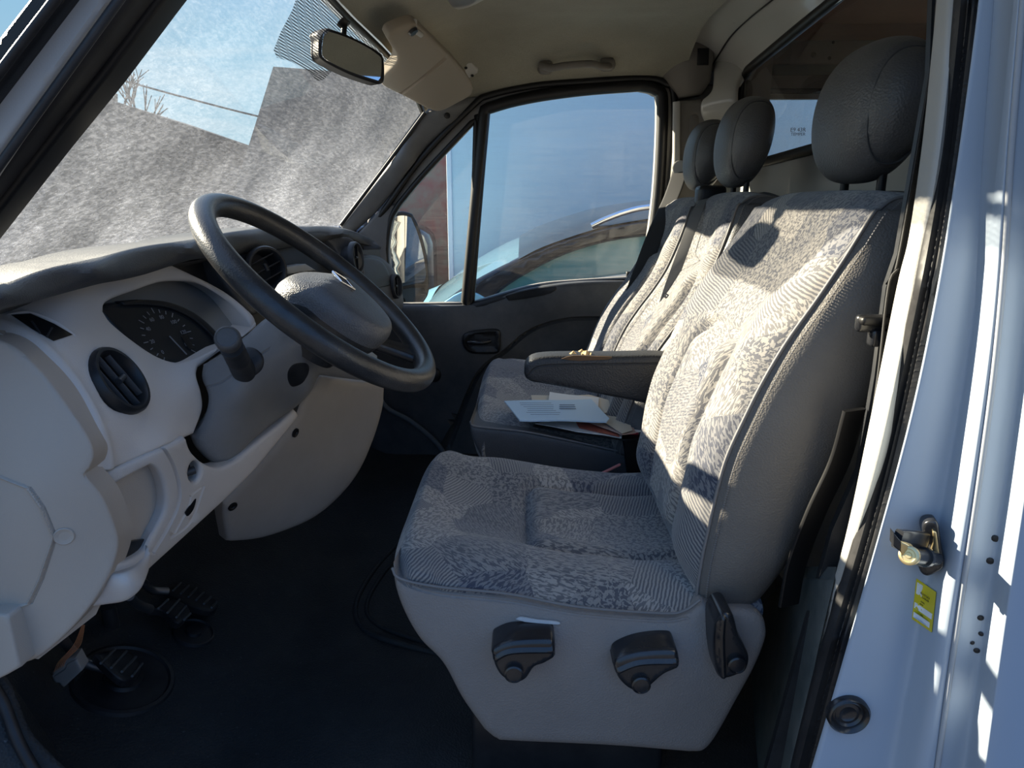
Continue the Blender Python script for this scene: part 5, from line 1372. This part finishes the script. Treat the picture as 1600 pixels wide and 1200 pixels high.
p0 = dM.at(549, 66) + Vector((-.02, .01, 0)); p1 = Vector(gsurf(1.0, 1.372)) + Vector((.006, 0, -.006))
tube('mirror_stem', [p0 + Vector((0, 0, -.005)), p0 + Vector((.002, .005, .025)), p1], .006, M['gasket'], mirr, seg=12)
lathe('mirror_foot', p1, (.6, 0, -.8), [(.018, -.004), (.016, .004), (.008, .008)], M['gasket'], mirr, seg=24)
# sun visor (passenger)
dVi = Dep([(610, 60, 'z', 1.375), (650, 38, 'z', 1.405), (740, 145, 'z', 1.385), (690, 175, 'z', 1.335), (640, 140, 'z', 1.335), (700, 90, 'z', 1.40)])
dVi = Dep([(605, 65, 'y', 1.06), (655, 45, 'y', 1.10), (740, 140, 'y', 1.62), (690, 175, 'y', 1.60), (650, 155, 'y', 1.50), (620, 110, 'y', 1.28), (700, 92, 'y', 1.35), (595, 130, 'y', 1.40)])
vis = thing('sun_visor', 'beige padded passenger sun visor folded against the roof front', 'sun visor', dVi.at(670, 100))
vo_ = S((605, 62), (612, 52), (640, 40), (652, 40), (662, 48)) + S((662, 48), (690, 75), (715, 100), (735, 125), (741, 140)) + S((741, 140), (735, 152), (712, 165), (695, 174), (682, 176), (668, 172)) + S((668, 172), (630, 152), (600, 137), (594, 128)) + S((600, 118), (618, 100), (619, 86), (610, 72), (605, 62))
vb = sheet('visor_pad', vo_, dVi, plastic('beige_visor_vinyl', (.30, .255, .20), .7, .0004, 900), vis, step=7, rnd=6, rdep=.008, thick=.018, tdir=(-.5, .1, .8), double=True, grooves=[(S((627, 147), (650, 130), (672, 112), (693, 94)), 2.6, .009), (S((662, 122), (690, 103)), 1.5, .001)])
h = dVi.at(648, 46)
tube('visor_pivot', [h + Vector((0, 0, .02)), h, h + Vector((.01, .03, -.005))], .006, M['trimlight'], vis, seg=12)
lathe('pivot_boss', h + Vector((-.004, -.004, -.004)), dVi.normal(648, 46), [(.012, 0), (.010, .006), (.004, .006)], M['darker'], vis, seg=20)
# visor clip
dcl = Dep([(718, 102, 'y', 1.682), (745, 100, 'y', 1.680), (745, 120, 'y', 1.724), (722, 120, 'y', 1.722)])
clp = thing('visor_clip', 'small square grey visor clip plate screwed to the headliner', 'clip', dcl.at(733, 110))
sheet('clip_plate', [(715, 105), (730, 97), (737, 99), (747, 110), (746, 115), (731, 124), (726, 122)], dcl, M['trimlight'], clp, step=5, rnd=3, rdep=.003, thick=.010, tdir=(0, 0, 1))
for x, y in ((728, 105), (738, 117)): lathe('screw', dcl.at(x, y) + Vector((0, 0, -.002)), dcl.normal(x, y), [(.005, 0), (.004, .002), (.002, .001)], M['gasket'], clp, seg=14)
# grab handle
gh = thing('grab_handle', 'brown-grey grab handle on the roof side above passenger window', 'handle', on(898, 105, 'y', 1.70))
hp = [on(x, y, 'y', Y) for x, y, Y in ((848, 108, 1.735), (850, 104, 1.70), (862, 106, 1.68), (880, 103, 1.67), (900, 101, 1.665), (925, 100, 1.665), (940, 104, 1.68), (950, 104, 1.70), (954, 100, 1.735))]
tube('grip', hp, lambda t: .0105 + .006 * abs(2 * t - 1) ** 6, M['roofplastic'], gh, seg=14)
for x, y in ((853, 106), (949, 101)):
    c = on(x, y, 'y', 1.72); box('handle_mount', c, (.045, .045, .036), M['roofplastic'], gh, bev=.012)
# roof lamp / overhead console corner at the top edge
dO = Dep([(690, -40, 'z', 1.462), (760, 10, 'z', 1.462), (700, 10, 'z', 1.462)])
lam = thing('roof_lamp', 'grey roof lamp lens set in a beige recess at the top edge', 'lamp', dO.at(720, -20))
sheet('lamp_bezel', SC((672, -60), (684, -10), (696, 14), (712, 20), (750, 8), (800, -30), (800, -110), (700, -110)), dO, M['trimlight'], lam, step=12, rnd=8, rdep=.010, thick=.02, tdir=(0, 0, 1))
sheet('lamp_lens', SC((688, -40), (694, -10), (704, 8), (716, 12), (744, 2), (780, -36), (780, -95), (704, -95)), dO, flat('grey_lamp_lens', (.20, .21, .23), .3), lam, step=12, rnd=6, rdep=.006, thick=.01, tdir=(0, 0, 1), off=(0, 0, -.004))
dO2 = Dep([(600, -10, 'z', 1.44), (640, 4, 'z', 1.44), (620, -30, 'z', 1.44)])

# ============================================================ PAPERS, BUCKLE, PEN
def leaf(name, pxs, z, mat, label, cat, group=None, th=.0012, zt=None, sub=None):
    zs = zt or [z] * len(pxs)
    d_ = Dep([(x, y, 'z', zz) for (x, y), zz in zip(pxs, zs)][:4] if len(set(zs)) > 1 else [(pxs[0][0], pxs[0][1], 'z', z), (pxs[1][0], pxs[1][1], 'z', z), (pxs[2][0], pxs[2][1], 'z', z)])
    o_ = sheet(name, pxs, d_, M[mat], None, step=14, edge=8, thick=th, tdir=(0, 0, -1), double=True, disp=lambda q: .0012 * np.sin(q[:, 0] / 17.) * np.cos(q[:, 1] / 13.))
    return tag(o_, label, cat, group), d_
zb = .500
leaf('folder', [(833, 664), (850, 648), (960, 640), (1005, 676), (1003, 685), (975, 686), (900, 676)], zb + .004, 'gasket', 'black folder at the bottom of the paper pile on the bench', 'folder', th=.004)
leaf('paper_sheet', [(836, 661), (880, 654), (972, 676), (971, 684), (900, 674)], zb + .009, 'paper_white', 'white glossy sheet lying on the black folder, second lowest', 'paper')
leaf('card', [(898, 656), (930, 660), (962, 672), (968, 682), (940, 676), (905, 668)], zb + .012, 'rust', 'brick red card sticking out from under the cream envelopes', 'card')
leaf('paper_sheet', [(945, 650), (996, 648), (1002, 674), (975, 678)], zb + .014, 'paper_white', 'white sheet corner at the right end of the pile by the buckle', 'paper')
leaf('folded_sheet', [(900, 632), (974, 638), (994, 676), (972, 679), (915, 657)], zb + .017, 'paper_pink', 'pinkish folded sheet leaning at the right end of the pile', 'paper')
leaf('folded_sheet', [(910, 618), (976, 640), (988, 672), (972, 677), (930, 650)], zb + .021, 'paper_cream', 'cream folded sheet at the right of the pile', 'paper')
leaf('envelope', [(830, 618), (920, 617), (965, 629), (966, 638), (930, 650), (835, 650)], zb + .025, 'paper_cream', 'cream envelope peeping out behind the blue sheet', 'envelope')
leaf('paper_sheet', [(859, 612), (936, 622), (934, 640), (856, 634)], zb + .029, 'paper_white', 'white sheet sticking up behind the top blue sheet', 'paper')
tp, dtp = leaf('paper_sheet', [(788, 626), (924, 624), (952, 653), (948, 658), (812, 656)], zb + .034, 'paper_blue', 'pale blue printed sheet on top of the paper pile on the bench', 'paper', th=.003)
for k in range(3):
    a_, b_ = dtp.at(874, 634 + k * 3), dtp.at(898 + k, 634 + k * 3)
    box('print_line', (a_ + b_) / 2 + Vector((0, 0, .0022)), ((b_ - a_).length, .0035, .0003), M['inkblue'], tp, bev=0)
for k in range(7):
    a_, b_ = dtp.at(805 + k * 2, 631 + k * 3), dtp.at(868 + k * 3, 631 + k * 3)
    box('print_line', (a_ + b_) / 2 + Vector((0, 0, .0022)), ((b_ - a_).length * (.6 + .3 * random.random()), .0008, .0003), M['inkblue'], tp, bev=0)
bk = thing('belt_buckle', 'black seat belt buckle with red release button beside the papers', 'buckle', on(1010, 735, 'y', .83))
db = Dep([(975, 680, 'y', .83), (1008, 680, 'y', .83), (1000, 740, 'y', .83)])
sheet('buckle_body', S((972, 684), (978, 678), (1004, 675)) + [(1009, 684), (1010, 745), (1020, 770), (985, 770), (975, 700)], db, M['gasket'], bk, step=7, rnd=4, rdep=.004, thick=.025, tdir=(0, 1, 0), double=True)
sheet('release_button', [(973, 678), (1003, 673), (1006, 684), (974, 687)], db, M['red'], bk, step=5, rnd=2, rdep=.002, thick=.018, tdir=(0, 1, 0), off=(0, -.003, 0))
p0, p1 = on(950, 735, 'y', .80), on(968, 726, 'y', .83)
pen = thing('pen', 'pink pen lying between driver seat and bench', 'pen', p0)
tube('barrel', [p0 - (p1 - p0), p0, p1], .0032, M['pink'], pen, seg=12, raw=True)
tube('pen_tip', [p1, p1 + (p1 - p0) * .25], lambda t: .003 - .002 * t, M['ink'], pen, seg=10, raw=True)

# ============================================================ PEDALS, CONNECTOR
def pedal(name, label, padpx, ribs, armpx, Y, rod=None):
    dp_ = Dep([(padpx[0][0], padpx[0][1], 'y', Y - .02), (padpx[2][0], padpx[2][1], 'y', Y + .03), (padpx[3][0], padpx[3][1], 'y', Y - .03)])
    r = thing(name, label, 'pedal', dp_.at(*padpx[0]))
    q = S(*(padpx + [padpx[0]]), n=4)[:-1]
    pd = sheet('pedal_pad', q, dp_, M['rubber'], r, step=6, rnd=4, rdep=.004, thick=.016, tdir=(-.5, .2, -.8), double=True)
    n_ = dp_.normal(*padpx[0])
    for (a_, b_) in ribs:
        tube('rib', [dp_.at(*a_) + n_ * .002, dp_.at(*b_) + n_ * .002], .0022, flat('worn_rib', (.10, .10, .10), .4) if 'worn_rib' not in bpy.data.materials else bpy.data.materials['worn_rib'], pd, seg=8)
    tube('pedal_arm', [on(x, y, 'y', yy) for x, y, yy in armpx], .008, M['steel'], r, seg=10)
    return r
pedal('clutch_pedal', 'leftmost black ribbed pedal with worn metal edge under the dash end', [(150, 1020), (200, 1014), (222, 1045), (198, 1062), (168, 1040)],
      [((156, 1038), (178, 1016)), ((172, 1045), (196, 1019)), ((189, 1051), (211, 1028)), ((205, 1058), (221, 1038))], [(92, 990, .30), (108, 1012, .33), (130, 1034, .35), (165, 1045, .37)], .37)
pedal('brake_pedal', 'middle black ribbed pedal half hidden under the lower dash pocket', [(235, 950), (272, 935), (298, 952), (280, 972), (255, 952)],
      [((247, 952), (262, 938)), ((261, 959), (280, 938)), ((275, 966), (290, 948)), ((287, 970), (297, 960))], [(203, 932, .44), (215, 944, .47), (235, 952, .50)], .52)
pedal('accelerator_pedal', 'rightmost narrow ribbed pedal farthest from the door', [(258, 922), (290, 912), (338, 935), (335, 952), (300, 945)],
      [((270, 924), (282, 912)), ((282, 929), (295, 916)), ((294, 934), (307, 920)), ((306, 939), (318, 927)), ((318, 945), (329, 934)), ((330, 951), (338, 942))], [(222, 908, .58), (238, 922, .60), (262, 924, .62)], .64)
# round rubber bosses on the floor
for (x, y, r, lb) in ((192, 1062, .085, 'wide round rubber cap on the floor under the clutch pedal'), (302, 990, .040, 'small round rubber cap on the floor under the brake pedal')):
    c = on(x, y, 'y', .42 if x < 250 else .55); c.z = floor_z(c.x, c.y)
    tt = 0
    for _ in range(30):
        dr = ray(x, y); 
        k = 0.5
        lo0, hi0 = .3, 2.5
        for __ in range(40):
            mid_ = (lo0 + hi0) / 2; q = CAM + dr * mid_
            if q.z > floor_z(q.x, q.y): lo0 = mid_
            else: hi0 = mid_
        c = CAM + dr * lo0; break
    o = lathe('floor_cap', c, (.38, 0, .92) if c.x < -.5 else (0, 0, 1), [(r, 0), (r * .97, .006), (r * .9, .007), (r * .86, .003), (r * .4, .004), (r * .36, .010), (r * .2, .011)], M['rubber'], None, seg=48)
    tag(o, lb, 'cap')
# steering shaft coming down to the floor
sf = tube('steering_shaft', [on(168, 945, 'y', .50), on(175, 975, 'y', .52), on(180, 1010, 'y', .56)], .013, M['steel'], None, seg=14)
tag(sf, 'dark steering shaft running down behind the lower dash panel', 'shaft')
# loose connector with copper wires
dq = Dep([(82, 1050, 'y', .30), (118, 1030, 'y', .30), (100, 1070, 'y', .30)])
cn = thing('wire_connector', 'grey plastic plug connector hanging on orange wires by clutch pedal', 'connector', dq.at(98, 1060))
sheet('plug_body', [(80, 1052), (104, 1030), (117, 1028), (128, 1048), (98, 1076), (92, 1068), (84, 1068)], dq, M['knee'], cn, step=5, rnd=2, rdep=.003, thick=.022, tdir=(-.2, 1, 0), double=True, grooves=[(S((84, 1056), (100, 1046), (104, 1038), (116, 1031)), 1.5, .002)])
for k in range(5):
    tube('wire', [dq.at(86 + k * 3.5, 1048 - k * 2) + Vector((0, -.002, 0)), dq.at(92 + k * 3, 1034 - k) + Vector((0, .0, 0)), dq.at(103 + k * 2.5, 1020) + Vector((0, .02, 0)), dq.at(98 + k, 1006) + Vector((0, .05, 0))], .0006, M['copper'], cn, seg=6)

# ============================================================ OUTSIDE
def building(name, pts, mat, label, cat='building', depth=3.0, dirv=(0, 1, 0), z0=GZ):
    """front face polygon (world points) extruded away"""
    n_ = len(pts); D_ = Vector(dirv).normalized() * depth
    vs = [Vector(p) for p in pts] + [Vector(p) + D_ for p in pts]
    fs = [tuple(range(n_))[::-1], tuple(range(n_, 2 * n_))] + [(i, (i + 1) % n_, n_ + (i + 1) % n_, n_ + i) for i in range(n_)]
    o_ = mk(name, vs, fs, mat, smooth=False)
    bm = bmesh.new(); bm.from_mesh(o_.data); bmesh.ops.recalc_face_normals(bm, faces=bm.faces[:]); bm.to_mesh(o_.data); bm.free()
    return tag(o_, label, cat)
def gr(p): return Vector((p.x, p.y, GZ))
a, b = on(-120, 75, 'y', 9), on(415, 236, 'y', 15)
building('building', [gr(a), gr(b), b, on(300, 196, 'y', 12.7), on(160, 152, 'y', 10.2), a], M['wallblock'], 'long low grey building seen through the left of the dusty windshield', depth=4, dirv=(-.4, 1, 0))
a, b = on(427, 104, 'y', 10), on(640, 128, 'y', 10)
c_ = on(388, 229, 'y', 10); c2_ = on(340, 380, 'y', 10)
building('building', [Vector((c2_.x, 10, GZ)), Vector((b.x + .9, 10, GZ)), Vector((b.x + .9, 10, b.z)), a, c_, c2_], M['wallgrey'], 'tall dark grey building with slanting edge behind the mirror', depth=5)
# bare tree over the left roof
tr = thing('bare_tree', 'leafless tree crown rising over the left building roof', 'tree', Vector((on(190, 150, 'y', 17).x, 17, GZ)))
random.seed(3)
tv = []; tf = []
def addseg(a, b, r0, r1):
    t = (b - a).normalized(); x = t.orthogonal().normalized(); y = t.cross(x); b0 = len(tv)
    for p, r in ((a, r0), (b, r1)):
        for k in range(4): tv.append(p + x * (r * math.cos(k * 1.571)) + y * (r * math.sin(k * 1.571)))
    for k in range(4): tf.append((b0 + k, b0 + (k + 1) % 4, b0 + 4 + (k + 1) % 4, b0 + 4 + k))
def branch(p, d_, L, r, lv):
    e_ = p + d_ * L; addseg(p, e_, r, r * .7)
    if lv <= 0: return
    for k in range(3 if lv > 1 else 4):
        nd_ = (d_ + Vector((random.uniform(-.8, .8), random.uniform(-.6, .6), random.uniform(-.1, .5)))).normalized()
        branch(p.lerp(e_, random.uniform(.5, 1)), nd_, L * random.uniform(.6, .8), r * .6, lv - 1)
tb = Vector((on(185, 150, 'y', 17).x, 17, GZ)); ztp = on(185, 150, 'y', 17).z
branch(tb, Vector((0, 0, 1)), (ztp - GZ) * .55, .16, 5)
mk('trunk_and_branches', tv, tf, M['bark'], tr)
# power line
wr = tube('power_line', [on(-60, 68, 'y', 21), on(160, 118, 'y', 21), on(280, 150, 'y', 21), on(400, 181, 'y', 21), on(620, 232, 'y', 21)], .026, M['gasket'], None, seg=6)
tag(wr, 'single dark overhead power line crossing the sky', 'cable')
# pale blue truck body beyond the passenger window
YT = 4.6
xt0 = on(700, 300, 'y', YT).x
tk = thing('box_truck', 'pale blue flat-sided truck body filling the passenger window', 'truck', (xt0 + 2.6, YT + 1.1, GZ))
box('cargo_box', (xt0 + 2.6, YT + 1.1, 1.75), (5.2, 2.2, 3.6), M['truck'], tk, bev=.01)
box('corner_trim', (xt0 + .012, YT - .006, 1.75), (.035, .03, 3.6), M['trucktrim'], tk, bev=.004)
box('chassis', (xt0 + 2.6, YT + 1.1, -.18), (5.0, 1.8, .25), M['darker'], tk, bev=.01)
for wx in (xt0 + .9, xt0 + 4.2):
    for yy in (YT + .15, YT + 2.05):
        lathe('wheel', (wx, yy, GZ + .40), (0, -1, 0), [(.25, -.12), (.40, -.10), (.40, .10), (.36, .12), (.22, .10), (.20, .04), (.1, .06)], M['rubber'], tk, seg=32)
# red-brown container and pale covered thing between
xa, xb = on(612, 300, 'y', 7.5), on(712, 300, 'y', 7.5)
o = box('shed', ((xa.x + xb.x) / 2, 8.3, (on(650, 236, 'y', 7.5).z + GZ) / 2), (xb.x - xa.x, 1.6, on(650, 236, 'y', 7.5).z - GZ), M['wallbrown'], bev=.01)
tag(o, 'weathered red-brown boarded shed seen beyond the far mirror', 'shed')
o = box('car', (on(660, 300, 'y', 6.9).x - .9, 6.95, GZ + .80), (2.0, .8, 1.0), M['carblack'], bev=.2)
tag(o, 'dark parked vehicle in front of the red-brown shed', 'car')
verts = []
c = on(702, 445, 'y', 3.9)
o = lathe('boulder', Vector((c.x, c.y, c.z - .20)), (0, 0, 1), [(.30, -.62), (.33, -.3), (.31, 0), (.25, .14), (.14, .22), (.03, .245)], M['stoneball'], None, seg=28)
tag(o, 'pale rounded cover standing between far mirror and neighbour car', 'cover')

# neighbour car: roof arc, side glass, windshield
YC = 2.75
car = thing('neighbour_car', 'dark blue car with chrome roof rail parked beyond the passenger door', 'car', (on(850, 500, 'y', YC).x, YC + .8, GZ))
def cp(x, y, Y=YC): return on(x, y, 'y', Y)
# body side below the glass line
dCar = Dep([(700, 400, 'y', YC), (1000, 400, 'y', YC), (800, 600, 'y', YC)])
roofline = S((560, 560), (640, 512), (720, 452), (780, 418), (850, 385), (920, 361), (980, 347), (1080, 335), (1200, 338))
inner = S((1200, 372), (1080, 366), (1000, 371), (940, 381), (880, 400), (830, 425), (790, 450), (770, 470), (700, 560))
sheet('roof_pillar', roofline + inner, dCar, M['carblack'], car, step=14, rnd=6, rdep=.03, thick=.10, tdir=(0, 1, .0))
sheet('side_glass', S((1200, 372), (1080, 366), (1000, 371), (940, 381), (880, 400), (830, 425), (790, 450), (760, 476)) + [(760, 500), (1200, 470)], dCar, M['carglass'], car, step=20, thick=.01, tdir=(0, 1, 0), off=(0, .03, 0))
sheet('door_body', [(600, 560), (700, 500), (765, 472), (830, 458), (1000, 434), (1200, 425), (1200, 900), (600, 900)], dCar, M['carblue'], car, step=30, rnd=8, rdep=.02, thick=.06, tdir=(0, 1, 0), off=(0, -.01, 0))
sheet('chrome_strip', [(765, 470), (830, 447), (1000, 425), (1200, 416), (1200, 424), (1000, 434), (830, 458), (765, 480)], dCar, M['paper_white'], car, step=20, thick=.01, tdir=(0, 1, 0), off=(0, -.015, 0))
# roof and windshield as surfaces going away from us
rf = []
for yy, dz in ((YC, 0), (YC + .25, .045), (YC + .7, .07), (YC + 1.2, .045), (YC + 1.5, -.02)):
    rf.append([tuple(cp(x, y) + Vector((0, yy - YC, dz))) for x, y in ((810, 405), (850, 385), (920, 361), (980, 347), (1080, 335), (1200, 338))])
loft('roof', rf, M['carblack'], car, nu=4, nv=4)
rf = []
for yy, dz in ((YC + .02, 0), (YC + .25, .04), (YC + .7, .06), (YC + 1.2, .04), (YC + 1.5, -.02)):
    rf.append([tuple(cp(x, y) + Vector((0, yy - YC, dz))) for x, y in ((560, 560), (640, 512), (720, 452), (780, 418), (812, 404))])
loft('windshield', rf, M['carwind'], car, nu=4, nv=4)
rf = []
for yy, dz in ((YC - .02, -.03), (YC + .1, .02), (YC + .7, .08), (YC + 1.4, .02)):
    rf.append([tuple(on(x, y, 'y', YC) + Vector((0, yy - YC, dz))) for x, y in ((400, 640), (520, 560), (600, 525), (660, 500))])
loft('bonnet', rf, M['carblue'], car, nu=4, nv=4)
sheet('body_front', S((560, 562), (640, 514), (720, 456), (770, 470)) + [(700, 560), (620, 640), (560, 640)], dCar, M['carblue'], car, step=14, rnd=4, rdep=.01, thick=.05, tdir=(0, 1, 0), off=(0, -.012, 0))
tube('roof_rail', [cp(x, y, YC + .04) for x, y in ((924, 353), (945, 343), (975, 332), (1010, 324), (1080, 318), (1180, 318))], .014, M['chrome'], car, seg=12)
# far door mirror of the van itself, on its arm
fm = thing('door_mirror', 'tall passenger door mirror in black housing outside the quarter window', 'mirror', on(640, 480, 'y', 2.02))
dfm = Dep([(615, 335, 'y', 2.02), (672, 400, 'y', 2.10), (640, 475, 'y', 2.05), (615, 475, 'y', 2.02)])
fmo = S((608, 345), (616, 334), (630, 330), (645, 334)) + S((645, 334), (656, 355), (665, 385), (670, 410), (672, 440), (670, 460), (662, 474)) + S((662, 474), (640, 478), (618, 478)) + S((612, 470), (606, 430), (604, 380), (608, 345))
sheet('mirror_housing', fmo, dfm, M['gasket'], fm, step=7, rnd=4, rdep=.01, thick=.08, tdir=(-1, .3, 0), double=True)
tube('mirror_arm', [on(622, 478, 'y', 2.06), on(618, 500, 'y', 1.98), on(614, 505, 'y', 1.86)], .022, M['gasket'], fm, seg=12)
sheet('main_mirror', S((613, 345), (620, 338), (632, 337), (642, 340)) + S((642, 340), (652, 365), (660, 395), (665, 425), (664, 436)) + S((660, 443), (640, 445), (620, 449)) + S((616, 448), (611, 410), (609, 375), (613, 345)), dfm, M['mirrorglass'], fm, step=12, thick=.001, tdir=(-1, 0, 0), off=tuple(dfm.normal(640, 400) * .003))
sheet('lower_mirror', S((618, 455), (640, 450), (662, 450)) + S((666, 455), (664, 466), (656, 474)) + S((650, 476), (630, 476), (620, 474)), dfm, M['mirrorglass'], fm, step=12, thick=.001, tdir=(-1, 0, 0), off=tuple((dfm.normal(640, 460) + Vector((.1, -.2, .1))) * .003))
print('objects', len(bpy.data.objects))
